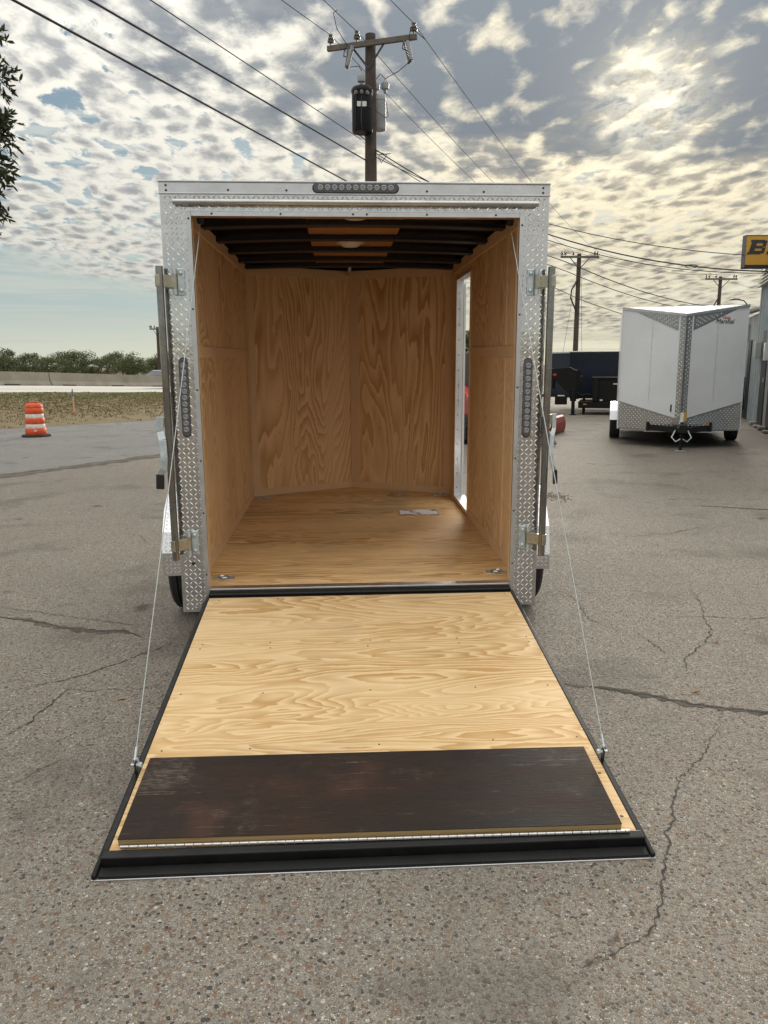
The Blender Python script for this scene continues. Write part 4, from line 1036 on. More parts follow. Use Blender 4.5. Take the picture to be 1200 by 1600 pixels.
# white van further back
vn = thing('parked_van', 'white van parked far behind the red tracked loader', 'van', (4.35, 22.2, 0), (0, 0, R(70)))
MB().prism([(-2.2, .35), (2.3, .35), (2.3, .78), (1.7, .95), (1.25, 1.02), (-2.2, 1.04)], -.95, .95, 'y').build('body', 'white_skin', vn, bevel=.05)
MB().prism([(-2.0, 1.04), (1.0, 1.04), (.5, 1.36), (-1.9, 1.38)], -.85, .85, 'y').build('cabin', 'car_glass', vn, bevel=.03)
for x in (-1.4, 1.45):
    for y in (-.88, .88):
        wl = tyre_mb(.33, .2).build('wheel', 'tyre_rubber', vn, smooth=True, loc=(x, y, .33), rot=(0, 0, R(90)))

# ------------------------------------------------------------------ traffic barrel, stake, silver car
ba = thing('traffic_barrel', 'orange and white striped traffic barrel on a rubber base by the road', 'traffic barrel', (-6.77, 13.56, -.012)); ba.scale = (.95, .95, .95)
MB().lathe([(0, .0), (.33, .0), (.335, .018), (.325, .045), (.24, .055), (0, .055)], n=8).build('rubber_base', 'tyre_rubber', ba)
zz = [.05, .20, .29, .43, .52, .66, .735]; rr_ = [.222, .212, .204, .197, .190, .184, .176]
def ring(i, m, nm, bulge=0): MB().lathe([(rr_[i], zz[i]), (rr_[i] + .004 + bulge, zz[i] + .015), (rr_[i + 1] + .006 + bulge, zz[i + 1] - .015), (rr_[i + 1], zz[i + 1])], n=28).build(nm, m, ba, smooth=True)
for i, m_ in enumerate(('barrel_orange', 'barrel_white', 'barrel_orange', 'barrel_white', 'barrel_orange', 'barrel_orange')):
    ring(i, m_, 'white_band' if m_ == 'barrel_white' else 'orange_band', 0 if m_ == 'barrel_white' else .006)
MB().lathe([(.176, .735), (.165, .748), (0, .752)], n=28).build('top_cap', 'barrel_orange', ba, smooth=True)
MB().tube([(-.10, 0, .745), (-.095, 0, .79), (.095, 0, .79), (.10, 0, .745)], .016, 8).build('handle', 'barrel_orange', ba, smooth=True)
MB().box(.05, .11, -.222, -.214, .13, .165).build('sticker', 'barrel_white', ba)
st = thing('survey_stake', 'thin wooden survey stake with blue flagging on the grass bank', 'stake', (-8.2, 20.4, .08))
MB().prism([(-.02, 0), (.02, 0), (.02, .72), (0, .76), (-.02, .72)], -.01, .01, 'y').build('stake', 'stake_wood', st)
MB().add([(-.03, -.014, .52), (.03, -.014, .52), (.025, -.02, .66), (-.03, -.016, .68)], [(0, 1, 2, 3)]).build('ribbon', 'stake_blue', st)
MB().box(-.035, .035, -.02, .02, .0, .05).build('paint_mark', 'stake_red', st)

ca = thing('passing_car', 'silver car on the highway behind the concrete barrier', 'car', (-14.0, 60.6, -.10), (0, 0, math.atan2(.901, .433))); ca.scale = (1, 1, .88)
MB().prism([(-2.25, .35), (2.3, .35), (2.3, .68), (2.0, .84), (1.05, .96), (-1.5, 1.0), (-2.2, .92)], -.9, .9, 'y').build('body', 'car_silver', ca, bevel=.06)
cb = MB().prism([(-1.75, .98), (1.15, .95), (.35, 1.40), (-.95, 1.42)], -.78, .78, 'y').build('cabin', 'car_glass', ca, bevel=.05)
MB().prism([(-1.0, 1.40), (.4, 1.385), (.3, 1.43), (-.9, 1.45)], -.70, .70, 'y').build('roof', 'car_silver', ca, bevel=.02)
for x in (-1.35, 1.4):
    for y in (-.82, .82): wl = tyre_mb(.32, .2).build('wheel', 'tyre_rubber', ca, smooth=True, loc=(x, y, .32), rot=(0, 0, R(90)))

# ------------------------------------------------------------------ trees
def leafcloud(centres, count, size, rr, long=1.0):
    vs = []; fs = []; tot = sum(c[3] ** 2 for c in centres)
    for (x, y, z, r_) in centres:
        for i in range(int(count * r_ * r_ / tot)):
            d = Vector((rr.gauss(0, 1), rr.gauss(0, 1), rr.gauss(0, 1))).normalized() * r_ * rr.random() ** .45
            p = Vector((x, y, z)) + Vector((d.x, d.y, d.z * .8))
            a = Vector((rr.gauss(0, 1), rr.gauss(0, 1), rr.gauss(0, .7))).normalized(); b_ = a.orthogonal().normalized(); b_.rotate(Matrix.Rotation(rr.uniform(0, 6.28), 3, a))
            s = size * rr.uniform(.6, 1.3); o_ = len(vs)
            vs += [tuple(p - a * s * long), tuple(p + b_ * s * .45), tuple(p + a * s * long), tuple(p - b_ * s * .45)]
            fs.append((o_, o_ + 1, o_ + 2, o_ + 3))
    return vs, fs
def far_tree(x, y, z0, h, wd, seed, label, m='leaf_far', group='trees beyond the highway'):
    rr = random.Random(seed); t = thing('broadleaf_tree', label, 'tree', (x, y, z0), group=group)
    tk = MB(); tk.tube([(0, 0, 0), (rr.uniform(-.2, .2), 0, h * .3), (rr.uniform(-.3, .3), 0, h * .62)], [h * .035, h * .027, h * .012], 7)
    for k in range(5):
        a = rr.uniform(0, 6.28); tk.tube([(0, 0, h * rr.uniform(.25, .5)), (math.cos(a) * wd * .3, math.sin(a) * wd * .3, h * rr.uniform(.5, .75))], [h * .015, h * .006], 5)
    tk.build('trunk', 'bark', t)
    cs = []
    for k in range(44):
        a = rr.uniform(0, 6.28); q = math.sqrt(rr.random()); zz_ = rr.uniform(.0, .98); env = math.sin(math.pi * min(1, .30 + zz_ * .66)) ** .6
        cs.append((math.cos(a) * q * wd * .5 * env, math.sin(a) * q * wd * .5 * env, h * (.10 + .84 * zz_), rr.uniform(.07, .16) * wd))
    vs, fs = leafcloud(cs, 4200, h * .034, rr)
    raw('crown', vs, fs, m, t)
# x position along the tree line, height, width, what sets it apart
def line_pt(px): return (-64 + (px / 260.0) * 37.0, 150 + (px / 260.0) * -2)
rt_ = [(-14, 5.3, 9, 'low dark tree at the left edge of the photo beyond the barrier'), (8, 4.4, 7, 'dark rounded tree second from the left beyond the barrier'),
       (32, 5.4, 7.5, 'broad leafy tree rising third from the left beyond the barrier'), (50, 3.9, 6, 'short tree just right of the broad leafy tree beyond the barrier'),
       (68, 4.3, 6, 'pointed bushy tree left of the distant pylon'), (88, 3.7, 6, 'low bush-like tree below the distant pylon'),
       (112, 6.0, 7.5, 'tallest tree of the row beyond the barrier, with a loose crown'), (136, 4.4, 6, 'round tree directly right of the tallest tree of the row'),
       (156, 4.0, 6.5, 'wide low tree right of the middle of the row beyond the barrier'), (178, 4.2, 6.5, 'pale green bushy tree in the right half of the row'),
       (198, 3.9, 6, 'small tree left of the passing silver car'), (216, 4.1, 6, 'olive green tree behind the hood of the silver car'),
       (234, 4.3, 6, 'round-topped tree directly above the silver car'), (252, 4.6, 7, 'tree by the distant utility pole beyond the silver car'), (272, 4.6, 8, 'rightmost tree of the row, half hidden by the open trailer')]
for i, (px, h, wd, lb) in enumerate(rt_):
    x, y = line_pt(px); far_tree(x, y + (i * 37 % 11) - 5, -.3, h * .68 + .55, wd * 1.15, 300 + i, lb, 'leaf_far_b' if i % 3 == 1 else 'leaf_far')
for i, (x, y, h) in enumerate(((-70, 165, 5.2), (-58, 167, 4.6), (-46, 166, 5.0), (-35, 164, 4.8))):
    far_tree(x, y, -.3, h, 10, 400 + i, ['dim tree furthest left in the back row of trees', 'dim tree second from the left in the back row of trees', 'dim tree third from the left in the back row', 'dim tree furthest right in the back row of trees'][i], 'leaf_far')
far_tree(9.9, 56.7, 0, 4.2, 5, 430, 'small dark tree seen through the side doorway', 'leaf_far', 'trees across the lot')
# oak whose branches hang in at the upper left
oak = thing('oak_tree', 'oak with dark narrow leaves hanging in at the upper left', 'tree', (-7.2, 4.6, -.01))
tk = MB(); tk.tube([(0, 0, 0), (.1, 0, 1.2), (.35, -.1, 2.6), (.6, -.2, 3.8)], [.24, .20, .17, .13], 12)
limbs = [[(.35, -.1, 2.6), (1.6, -.4, 3.3), (2.7, -.6, 3.75), (3.75, -.72, 4.15)], [(.3, -.1, 2.3), (1.5, -.5, 2.9), (2.8, -.75, 3.3), (3.75, -.8, 3.45)], [(.6, -.2, 3.8), (1.2, .3, 5.0), (1.5, .6, 6.0)], [(.6, -.2, 3.8), (-.5, .6, 5.0), (-1.2, 1.2, 5.6)], [(.35, -.1, 2.6), (-.9, -.8, 3.6), (-1.8, -1.2, 4.3)]]
for L in limbs: tk.tube(L, [.10, .07, .04, .014][:len(L)] if len(L) == 4 else [.10, .06, .02], 8)
tk.build('trunk', 'bark', oak, smooth=True)
rr = random.Random(77)
cs = []
for k in range(46):
    a = rr.uniform(0, 6.28); q = math.sqrt(rr.random()) * 2.5; cs.append((-.1 + math.cos(a) * q, .2 + math.sin(a) * q, rr.uniform(3.4, 6.4), rr.uniform(.4, .7)))
vs, fs = leafcloud(cs, 9000, .055, rr, 1.2)
raw('crown', vs, fs, 'leaf_oak', oak)
twig = MB(); vs = []; fs = []
def sprig(base, tip, nleaf, spread):
    base = Vector(base); tip = Vector(tip); d = tip - base
    pts = [base + d * t + Vector((rr.gauss(0, .015), rr.gauss(0, .015), rr.gauss(0, .015))) * (t > 0) for t in (0, .35, .7, 1)]
    twig.tube(pts, [.006, .004, .003, .002], 5)
    for i in range(nleaf):
        t = rr.uniform(.1, 1.05); p = base + d * t; a = (d.normalized() * rr.uniform(.2, 1.0) + Vector((rr.gauss(0, 1), rr.gauss(0, 1), rr.gauss(0, 1))) * spread).normalized()
        b_ = a.orthogonal().normalized(); b_.rotate(Matrix.Rotation(rr.uniform(0, 6.28), 3, a)); s = rr.uniform(.026, .050); c = p + a * s * .6; o_ = len(vs); nb = a.cross(b_) * s * .12
        vs.extend([tuple(c - a * s), tuple(c - a * s * .3 + b_ * s * .26 + nb), tuple(c + a * s * .5 + b_ * s * .22), tuple(c + a * s), tuple(c + a * s * .5 - b_ * s * .22), tuple(c - a * s * .3 - b_ * s * .26 + nb)])
        fs.append((o_, o_ + 1, o_ + 2, o_ + 3, o_ + 4, o_ + 5))
def cluster(c, rad, nsp, nl):
    for k in range(nsp):
        a = Vector((rr.gauss(0, 1), rr.gauss(0, 1), rr.gauss(0, 1))).normalized(); r0 = rad * rr.uniform(.0, .45); r1 = rad * rr.uniform(.65, 1.05)
        sprig(Vector(c) + a * r0, Vector(c) + a * r1 + Vector((0, 0, -.04)), nl, .55)
# crown coordinates are relative to the trunk base
cluster((3.99, -.70, 4.42), .22, 26, 9); cluster((4.06, -.72, 4.08), .26, 34, 9); cluster((3.97, -.78, 3.66), .30, 60, 12); cluster((3.93, -.80, 3.34), .32, 60, 12); cluster((3.91, -.80, 3.02), .22, 26, 10); cluster((3.90, -.80, 2.74), .07, 4, 6)
cluster((3.43, -.6, 4.1), .5, 60, 10); cluster((3.33, -.7, 3.4), .5, 70, 10); cluster((2.73, -.6, 3.9), .5, 50, 10)
raw('leaves', vs, fs, 'leaf_oak', oak); twig.build('twigs', 'bark', oak)

# ------------------------------------------------------------------ utility poles
PD = Vector((.36, .933)); PN = Vector((.933, -.36))
def insulator(mb, p, s=1.0):
    mb.lathe([(0, 0), (.018 * s, 0), (.018 * s, .05 * s), (.07 * s, .06 * s), (.075 * s, .09 * s), (.04 * s, .105 * s), (.065 * s, .12 * s), (.06 * s, .15 * s), (.035 * s, .165 * s), (.05 * s, .20 * s), (.03 * s, .225 * s), (0, .23 * s)], p, 'z', 12)
up_ = thing('utility_pole', 'wooden utility pole with crossarm and two transformers rising behind the open trailer', 'utility pole', (.80, 18.04, 0))
MB().tube([(0, 0, 0), (.02, 0, 5), (.04, 0, 9.88)], [.20, .17, .135], 16).build('pole', 'pole_wood', up_, smooth=True)
def arm_pt(d, z, f=0.0): q = PN * d + PD * f; return (.04 + q.x, q.y, z)
MB().bar(arm_pt(-1.12, 9.60, -.2), arm_pt(1.30, 9.60, -.2), .10, .125).build('crossarm', 'arm_wood', up_, bevel=.008)
for d in (-.42, .42): MB().bar(arm_pt(d, 9.54, -.2), arm_pt(.0, 9.02, -.17), .012, .05).build('arm_brace', 'dark_iron', up_)
INS = []
for d in (-1.02, -.30, 1.22):
    m_ = MB(); insulator(m_, arm_pt(d, 9.665, -.2), 1.25); m_.build('insulator', 'porcelain', up_, smooth=True); q = arm_pt(d, 9.665 + .25, -.2); INS.append((q[0] + .80, q[1] + 18.04, q[2]))
def cutout(d, z, lean):
    a = Vector(arm_pt(d, z, -.30)); sd_ = Vector((PN.x, PN.y, 0)) * lean
    c = MB().tube([a + Vector((0, 0, .22)) - sd_, a, a - Vector((0, 0, .22)) + sd_], [.05, .055, .05], 10).build('fuse_cutout', 'tank_grey', up_, smooth=True)
    MB().tube([a + Vector((0, 0, .24)) - sd_ - Vector((PN.x, PN.y, 0)) * .10, a - Vector((0, 0, .26)) + sd_ - Vector((PN.x, PN.y, 0)) * .06], .022, 8).build('fuse_tube', 'porcelain', c, smooth=True)
    MB().tube([a - Vector((0, 0, .24)) + sd_, a - Vector((0, 0, .30)) + sd_ * .4 - Vector((PN.x, PN.y, 0)) * .06], .03, 8).build('fuse_holder', 'dark_iron', c)
    MB().tube([Vector(arm_pt(d - .18, 9.56, -.2)), Vector(arm_pt(d - .20, 9.36, -.22)), a + Vector((0, 0, -.02))], .016, 6).build('cutout_bracket', 'dark_iron', c)
cutout(-.46, 9.33, -.07); cutout(1.13, 9.27, .05)
def tank(cx, cy, z0, z1, r_, m, name):
    h = z1 - z0
    t = MB().lathe([(0, z0), (r_ * .9, z0), (r_ * .97, z0 + .03), (r_ * .97, z1 - .12), (r_ * 1.02, z1 - .11), (r_ * 1.02, z1 - .05), (r_ * .9, z1), (r_ * .4, z1 + .05), (0, z1 + .06)], (cx, cy, 0), 'z', 28).build(name, m, up_, smooth=True)
    return t
t1 = tank(-.20, -.33, 7.42, 8.50, .275, 'tank_black', 'transformer'); t2 = tank(.25, .14, 7.62, 8.44, .195, 'tank_grey', 'transformer')
def bushing(p, s, par):
    m_ = MB(); m_.lathe([(.04 * s, 0), (.05 * s, .08 * s), (.10 * s, .10 * s), (.11 * s, .22 * s), (.09 * s, .26 * s), (.06 * s, .28 * s), (.03 * s, .33 * s), (0, .34 * s)], p, 'z', 12); m_.build('bushing', 'tank_grey', par, smooth=True)
bushing((-.22, -.36, 8.53), 1.0, t1)
for q, (dx, dy, dz) in enumerate(((.17, .10, 8.50), (.42, .10, 8.52))): bushing((dx, dy, dz), 1.0, t2)
for dx in (-.36, -.22, -.08): MB().lathe([(.035, 0), (.05, .05), (.03, .10), (0, .11)], (dx, -.62 if abs(dx + .22) < .05 else -.58, 8.26), 'z', 10).build('low_bushing', 'porcelain', t1, smooth=True)
MB().box(-.34, -.10, -.607, -.598, 7.98, 8.10).build('rating_plate', 'sticker', t1)
for z in (7.7, 8.25): MB().box(-.10, .10, -.16, -.10, z - .03, z + .03).build('mount_bracket', 'dark_iron', t1)
lead = MB()
def arc(mb, pts, r_=.010):
    P_ = [Vector(p) for p in pts]; out = []
    for i in range(len(P_) - 1):
        for k in range(4): out.append(P_[i].lerp(P_[i + 1], k / 4))
    mb.tube(out + [P_[-1]], r_, 5)
arc(lead, [arm_pt(-.46, 9.06, -.3), (-.28, -.42, 8.98), (-.20, -.38, 8.88)])
arc(lead, [arm_pt(1.13, 9.0, -.3), (.75, -.1, 8.98), (.50, .05, 8.90), (.42, .10, 8.86)]); arc(lead, [(.42, .10, 8.87), (.30, .10, 8.99), (.17, .10, 8.84)])
arc(lead, [arm_pt(1.13, 9.52, -.3), arm_pt(1.22, 9.72, -.5), arm_pt(1.42, 9.66, .2)]); arc(lead, [arm_pt(-.52, 9.56, -.3), arm_pt(-.62, 9.8, -.8), arm_pt(-.55, 10.0, -1.2), arm_pt(-.34, 9.92, -1.5)])
arc(lead, [(-.22, -.62, 8.26), (-.24, -.63, 7.6), (-.20, -.55, 7.35), (.02, -.2, 7.2)], .013); arc(lead, [(-.36, -.58, 8.26), (-.40, -.5, 7.4), (-.05, -.25, 7.22)], .012)
arc(lead, [(.45, .1, 8.3), (.50, .1, 7.95), (.42, -.05, 7.88), (-.08, -.6, 8.0)], .009)
arc(lead, [(.18, -.05, 7.05), (.45, -.1, 6.95), (.30, -.1, 6.75), (.20, -.1, 6.95), (.55, -.12, 6.98)], .010)
lead.build('lead_wires', 'wire', up_, smooth=True)

def far_pole(x, y, h, half, label, group, az=0.0, armz=None, conduit=True):
    p = thing('utility_pole', label, 'utility pole', (x, y, 0), group=group)
    MB().tube([(0, 0, -.3), (0, 0, h)], [.22, .16], 10).build('pole', 'pole_wood', p, smooth=True)
    d = Vector((math.cos(az), math.sin(az), 0)); az_ = h - .25
    MB().bar(-d * half + Vector((0, -.18, az_)), d * half + Vector((0, -.18, az_)), .12, .16).build('crossarm', 'arm_wood', p)
    for s_ in (-1, 1): MB().bar(d * half * .5 * s_ + Vector((0, -.2, az_ - .08)), Vector((0, -.18, az_ - .9)), .03, .06).build('arm_brace', 'dark_iron', p)
    pts = []
    for q in (-.93, -.76, -.35, .78, .93):
        m_ = MB(); c = d * half * q + Vector((0, -.18, az_ + .08)); insulator(m_, tuple(c), 1.5); m_.build('insulator', 'porcelain', p, smooth=True); pts.append((x + c.x, y + c.y, c.z + .33))
    if conduit: MB().tube([(-.1, -.2, h - 1.9), (-.55, -.2, h - 2.7), (-.6, -.2, h - 3.3), (-.15, -.2, h - 4.3)], .06, 6).build('cable_loop', 'wire', p, smooth=True)
    return pts
P2 = far_pole(18.55, 57.6, 9.85, 1.50, 'dark wooden pole with crossarm behind the navy trailer', 'poles across the lot')
P3 = far_pole(37.4, 73.0, 9.85, 1.60, 'wooden pole with crossarm rising behind the white V-nose trailer', 'poles across the lot')
P4 = far_pole(-22.3, 95.0, 6.2, .9, 'thin distant pole with crossarms beside the left locking bar', 'poles across the lot', 0.0, None, False)
# lattice pylon on the horizon
py = thing('transmission_tower', 'faint steel lattice tower far beyond the trees', 'pylon', (-112, 320, 0))
tm = MB()
for sx in (-1, 1):
    for sy in (-1, 1): tm.bar((sx * 1.6, sy * 1.6, 0), (sx * .4, sy * .4, 7.2), .16, .16)
for k in range(6):
    z0 = k * 1.2; z1 = z0 + 1.2; a = 1.6 - 1.2 * z0 / 7.2; b_ = 1.6 - 1.2 * z1 / 7.2
    for sy in (-1, 1):
        tm.bar((-a, sy * a, z0), (b_, sy * b_, z1), .1, .1); tm.bar((a, sy * a, z0), (-b_, sy * b_, z1), .1, .1)
tm.build('lattice', 'tower_steel', py)
for z, hw in ((5.0, 2.4), (6.2, 2.0), (7.2, 1.4)): MB().bar((-hw, 0, z), (hw, 0, z), .16, .16).build('tower_arm', 'tower_steel', py)

# ------------------------------------------------------------------ wires
def wire(pts, r_, label, m='wire', group='overhead wires', sag=0.0, n_=14):
    """spans between consecutive attachment points with a sag each"""
    P_ = [Vector(p) for p in pts]; sg = sag if isinstance(sag, (list, tuple)) else [sag] * (len(P_) - 1); path = []
    for i in range(len(P_) - 1):
        for k in range(n_): t = k / n_; path.append(P_[i].lerp(P_[i + 1], t) - Vector((0, 0, sg[i] * 4 * t * (1 - t))))
    path.append(P_[-1])
    o = MB().tube(path, r_, 6).build('overhead_wire', m, smooth=True); tag(o, label, 'wire', group); return o
def ext(a, b, k): a = Vector(a); b = Vector(b); return tuple(a + (b - a) * k)
wire([(.76, 17.95, 5.99), (-3.78, 6.18, 5.64), ext((.76, 17.95, 5.99), (-3.78, 6.18, 5.64), 2.6)], .016, 'thick lower cable slanting down from the left to behind the trailer roof')
wire([(.70, 17.92, 6.80), (-3.27, 7.48, 6.19), ext((.70, 17.92, 6.80), (-3.27, 7.48, 6.19), 3.0)], .016, 'thick cable from upper left meeting the pole below the transformers')
wire([(.55, 17.6, 7.24), (-2.77, 8.79, 6.75), ext((.55, 17.6, 7.24), (-2.77, 8.79, 6.75), 3.4)], .009, 'thin cable from upper left meeting the black transformer')
for k, (ip, nr, far, lb) in enumerate(((INS[0], (-1.23, 15.57, 9.66), P2[0], 'wire over the left end of the transformer pole crossarm'), (INS[1], (-.36, 15.72, 9.80), P2[2], 'wire over the insulator just left of the transformer pole top'), (INS[2], (1.42, 16.58, 10.02), P2[4], 'wire over the right end of the transformer pole crossarm'))):
    wire([ext(ip, nr, 7.0), ip, far], .0085, lb, 'wire_thin', sag=[.15, .55])
# service drop to the building: twisted triplex, plus a second drop
o = wire([(.95, 17.95, 7.08), (9.41, 13.3, 3.47)], .016, 'twisted service cable running from the pole to the building eave', sag=.72, n_=24)
lp = MB(); lp.tube([(7.97 + .11 * math.cos(t), 14.09 - .06 * math.cos(t), 3.67 + .035 * math.sin(t)) for t in [2 * math.pi * k / 18 for k in range(19)]], .010, 6); lp.build('splice_loop', 'wire', o, smooth=True)
wire([(.95, 17.95, 7.0), (9.43, 13.32, 3.44)], .010, 'thin cable running just under the twisted service cable', sag=.80, n_=24)
wire([(.95, 17.95, 6.9), (8.9, 13.42, 3.83)], .010, 'cable running from the pole to the yellow sign', sag=.48, n_=24)
for k, (a, b_, c, r_, lb) in enumerate(((8.95, 8.84, 6.9, .035, 'upper thick cable crossing the pole behind the navy trailer'), (8.3, 8.16, 6.4, .03, 'middle cable crossing the pole behind the navy trailer'), (6.9, 6.5, 4.6, .028, 'lowest cable crossing the pole behind the navy trailer'))):
    wire([(.85, 18.1, 5.6 - .2 * k), (18.5, 57.4, b_), (37.3, 72.8, c)], r_, lb, sag=[-.2, .5])
for k in (0, 2, 4): wire([P2[k], P3[k]], .012, ['left', '', 'middle', '', 'right'][k] + ' wire between the two far poles', 'wire_thin', sag=.5)
wire([P3[0], ext(P3[0], (P3[0][0] + 20, P3[0][1] + 16, 9.4), 2)], .012, 'wire leaving the farthest pole to the right', 'wire_thin', sag=.6)
for (a, b_, lb) in (((18.3, 57.5, 7.8), (16.9, 56.5, 0), 'guy wire slanting left of the pole behind the navy trailer'), ((18.75, 57.5, 8.2), (18.65, 55.9, 0), 'guy wire dropping straight from the pole behind the navy trailer')):
    wire([a, b_], .012, lb, 'wire_thin', 'guy wires')

# ------------------------------------------------------------------ metal clad building on the right
bu = thing('metal_building', 'blue-grey corrugated metal building along the right edge', 'building', (9.35, 12.6, 0), (0, 0, math.atan2(.93, .37)))
# local +x runs away from the camera along the wall, local -y is into the building, +y faces the lot
def rib_sheet(x0, x1, z0, z1, m, name, y=0.0, pitch=.20):
    mb = MB(); xs = []
    x = x0
    while x < x1 - 1e-4:
        xs += [(x, y), (x + pitch * .55, y), (x + pitch * .65, y + .035), (x + pitch * .9, y + .035)]; x += pitch
    xs.append((x1, y)); k = len(xs)
    mb.add([(q[0], q[1], z0) for q in xs] + [(q[0], q[1], z1) for q in xs], [(i, i + 1, k + i + 1, k + i) for i in range(k - 1)])
    return mb.build(name, m, bu)
x = -9.0; i = 0
while x < 3.2:
    w_ = .8 if x + .8 < 3.2 else 3.2 - x
    if not (-1.0 < x < -.3): rib_sheet(x, x + w_, 0, 3.45, 'clad_blue' if i % 3 else 'clad_grey', 'cladding_sheet')
    else:
        rib_sheet(x, x + w_, 2.3, 3.45, 'clad_blue', 'cladding_sheet'); MB().box(x + .02, x + w_ - .02, -.06, -.02, .0, 2.29).build('doorway', 'door_dark', bu)
    x += w_; i += 1
MB().box(3.16, 3.28, -.05, .06, 0, 3.5).build('corner_trim', 'clad_grey', bu)
dr = MB().box(1.35, 2.15, .036, .06, .05, 2.25).build('door_leaf', 'door_dark', bu); MB().box(1.45, 1.50, .06, .09, 1.05, 1.15).build('door_handle', 'zinc', dr)
MB().box(.1, .75, .036, .055, .0, 2.1).build('door_leaf', 'door_dark', bu)
MB().box(2.45, 2.7, .04, .18, 1.6, 2.0).build('meter_box', 'clad_grey', bu, bevel=.01)
MB().box(.95, 1.15, .04, .16, 1.55, 1.95).build('meter_box', 'white_skin', bu, bevel=.01)
MB().tube([(1.05, .09, 1.95), (1.05, .09, 3.3)], .03, 8).build('conduit', 'clad_grey', bu)
MB().box(-9, 3.28, -6, -.07, 3.4, 3.46).build('roof', 'clad_grey', bu)
for k in range(5): MB().prism([(.04, 3.36 + k * .09), (.18 - k * .02, 3.33 + k * .09), (.18 - k * .02, 3.36 + k * .09), (.04, 3.43 + k * .09)], -9, 3.2, 'x').build('eave_board', 'clad_cream', bu)
MB().box(-9, 3.2, -.04, .04, 3.46, 3.9).build('fascia', 'trim_dark', bu)
MB().box(3.16, 3.28, -6, -.05, 0, 3.45).build('end_wall', 'clad_grey', bu)
for k in range(4): MB().box(-.4 + k * .8, -.1 + k * .8, .06, .22, 0, .06 + .03 * (k % 2)).build('footing_stone', 'barrier_concrete', bu, bevel=.02)
# lean-to further back
ln = thing('metal_shed', 'grey lean-to shed with sloped seamed roof behind the main building', 'building', (10.62, 15.9, 0), (0, 0, math.atan2(.93, .37)))
for k in range(4):
    MB().box(k * .7, k * .7 + .68, -2.0, .0, 0, 2.75).build('wall_panel', 'clad_grey' if k % 2 else 'clad_blue', ln, bevel=.01)
MB().box(.75, 1.35, .001, .03, 0, 2.1).build('door_leaf', 'door_dark', ln); MB().box(2.15, 2.35, .001, .05, 1.9, 2.5).build('wall_box', 'clad_cream', ln)
MB().box(1.6, 2.0, .001, .16, 2.15, 2.55).build('vent_box', 'clad_grey', ln)
sr = MB().prism([(.22, 2.78), (-2.0, 3.45), (-2.0, 3.49), (.22, 2.82)], -.05, 2.95, 'x').build('sloped_roof', 'clad_grey', ln)
for k in range(8): MB().prism([(.22, 2.82), (-2.0, 3.49), (-2.0, 3.525), (.22, 2.855)], .0 + k * .4, .025 + k * .4, 'x').build('roof_seam', 'mill_alu', sr)
# lamp on a curved arm
la = thing('wall_lamp', 'outdoor lamp on a curved arm above the white trailer', 'lamp', (11.52, 18.2, 0))
MB().tube([(0, 0, 0), (0, 0, 3.0)], .05, 8).build('post', 'clad_grey', la, smooth=True)
MB().tube([(0, 0, 3.0), (-.03, 0, 3.15), (-.12, 0, 3.24), (-.28, .01, 3.27)], .018, 8).build('arm', 'trim_dark', la, smooth=True)
MB().prism([(-.62, 3.245), (-.28, 3.255), (-.25, 3.29), (-.45, 3.30), (-.60, 3.265)], -.07, .07, 'y').build('lamp_head', 'trim_dark', la, bevel=.01)
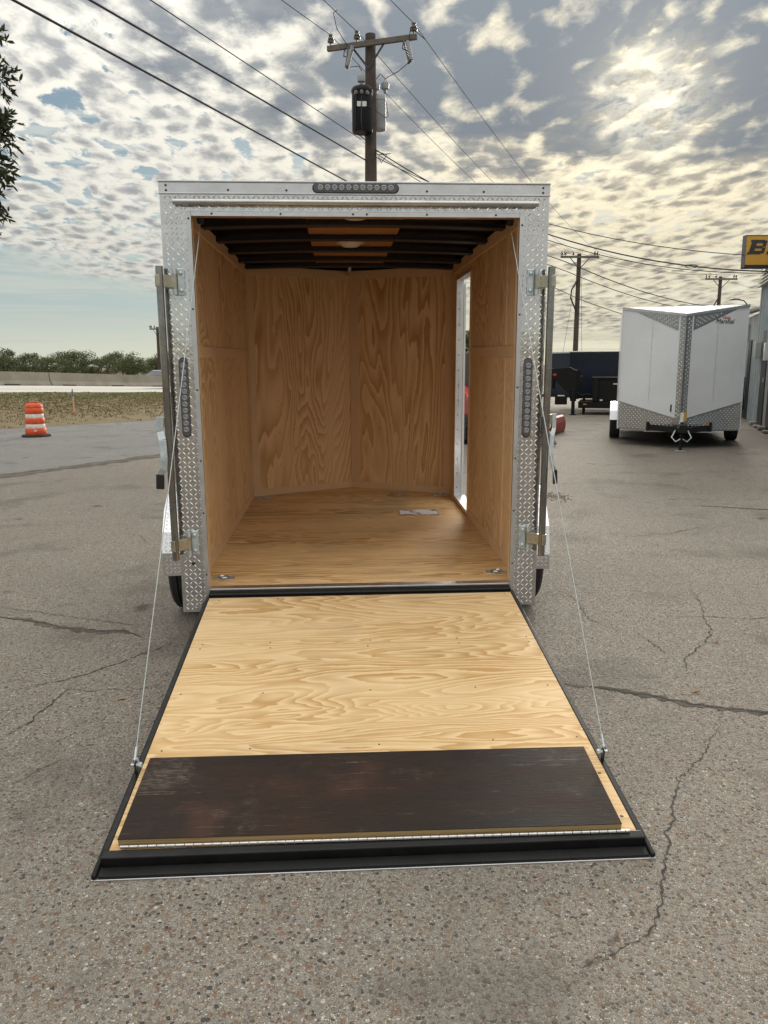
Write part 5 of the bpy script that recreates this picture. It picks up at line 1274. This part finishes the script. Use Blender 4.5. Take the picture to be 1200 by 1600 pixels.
# yellow sign
sg = thing('shop_sign', 'yellow sign board with black slanted letters jutting from the building', 'sign', (8.86, 13.42, 3.58), (0, 0, R(-2)))
MB().box(0, 2.2, 0, .14, 0, .66).build('board', 'sign_yellow', sg)
MB().box(-.012, 2.21, -.012, .15, -.03, -.0005).build('frame_edge', 'sign_black', sg); MB().box(-.012, 2.21, -.012, .15, .6605, .675).build('frame_edge', 'trim_dark', sg); MB().box(-.014, -.0005, -.012, .15, 0, .66).build('frame_edge', 'trim_dark', sg)
MB().box(.001, 2.19, -.006, -.0005, .0, .045).build('lower_band', 'sign_black', sg)
def letter(quads):
    """heavy slanted letter from butted strokes: (x0, x1, z0, z1) boxes sheared to the right"""
    mb = MB()
    for (x0, x1, z0, z1) in quads:
        s0, s1 = z0 * .28, z1 * .28
        mb.prism([(.06 + x0 + s0, .27 + z0), (.06 + x1 + s0, .27 + z0), (.06 + x1 + s1, .27 + z1), (.06 + x0 + s1, .27 + z1)], -.012, -.0008, 'y')
    return mb.build('lettering', 'sign_black', sg)
letter([(0, .11, 0, .30), (-.03, 0, 0, .04), (-.03, 0, .26, .30), (.11, .27, 0, .07), (.11, .26, .125, .175), (.11, .27, .235, .30), (.27, .34, .02, .14), (.26, .33, .16, .285)])
letter([(.44, .56, 0, .30), (.40, .44, 0, .06), (.56, .60, 0, .06), (.40, .44, .24, .30), (.56, .60, .24, .30)])
for x in (.9, 1.9): MB().tube([(x, .07, .0), (x, .10, -.5)], .03, 8).build('bracket', 'trim_dark', sg)

# ------------------------------------------------------------------ fallen leaves
for i, (x, y, rz, s, lb) in enumerate(((-1.11, -.51, .3, .021, 'small tan dead leaf on the pavement left of the ramp'), (1.46, -.615, 1.2, .014, 'tiny tan leaf right at the wide crack edge'), (1.53, -.60, .5, .028, 'curled brown leaf beside the wide pavement crack'), (1.93, .02, .1, .022, 'pale dry leaf at the right edge beyond the crack'))):
    vs = []; pts = [(-1, 0), (-.5, .32), (.1, .42), (.6, .28), (1, .02), (.6, -.25), (.1, -.40), (-.5, -.3)]
    vs = [(p[0] * s, p[1] * s, .004 + abs(p[1]) * s * .5) for p in pts] + [(-.4 * s, 0, .003), (.5 * s, 0, .003)]
    fs = [(0, 1, 8), (1, 2, 8), (2, 9, 8), (2, 3, 9), (3, 4, 9), (4, 5, 9), (5, 6, 9), (6, 8, 9), (6, 7, 8), (7, 0, 8)]
    o = raw('fallen_leaf', vs, fs, 'leaf_dead'); o.location = (x, y, 0); o.rotation_euler = (0, 0, rz); tag(o, lb, 'leaf', 'fallen leaves')
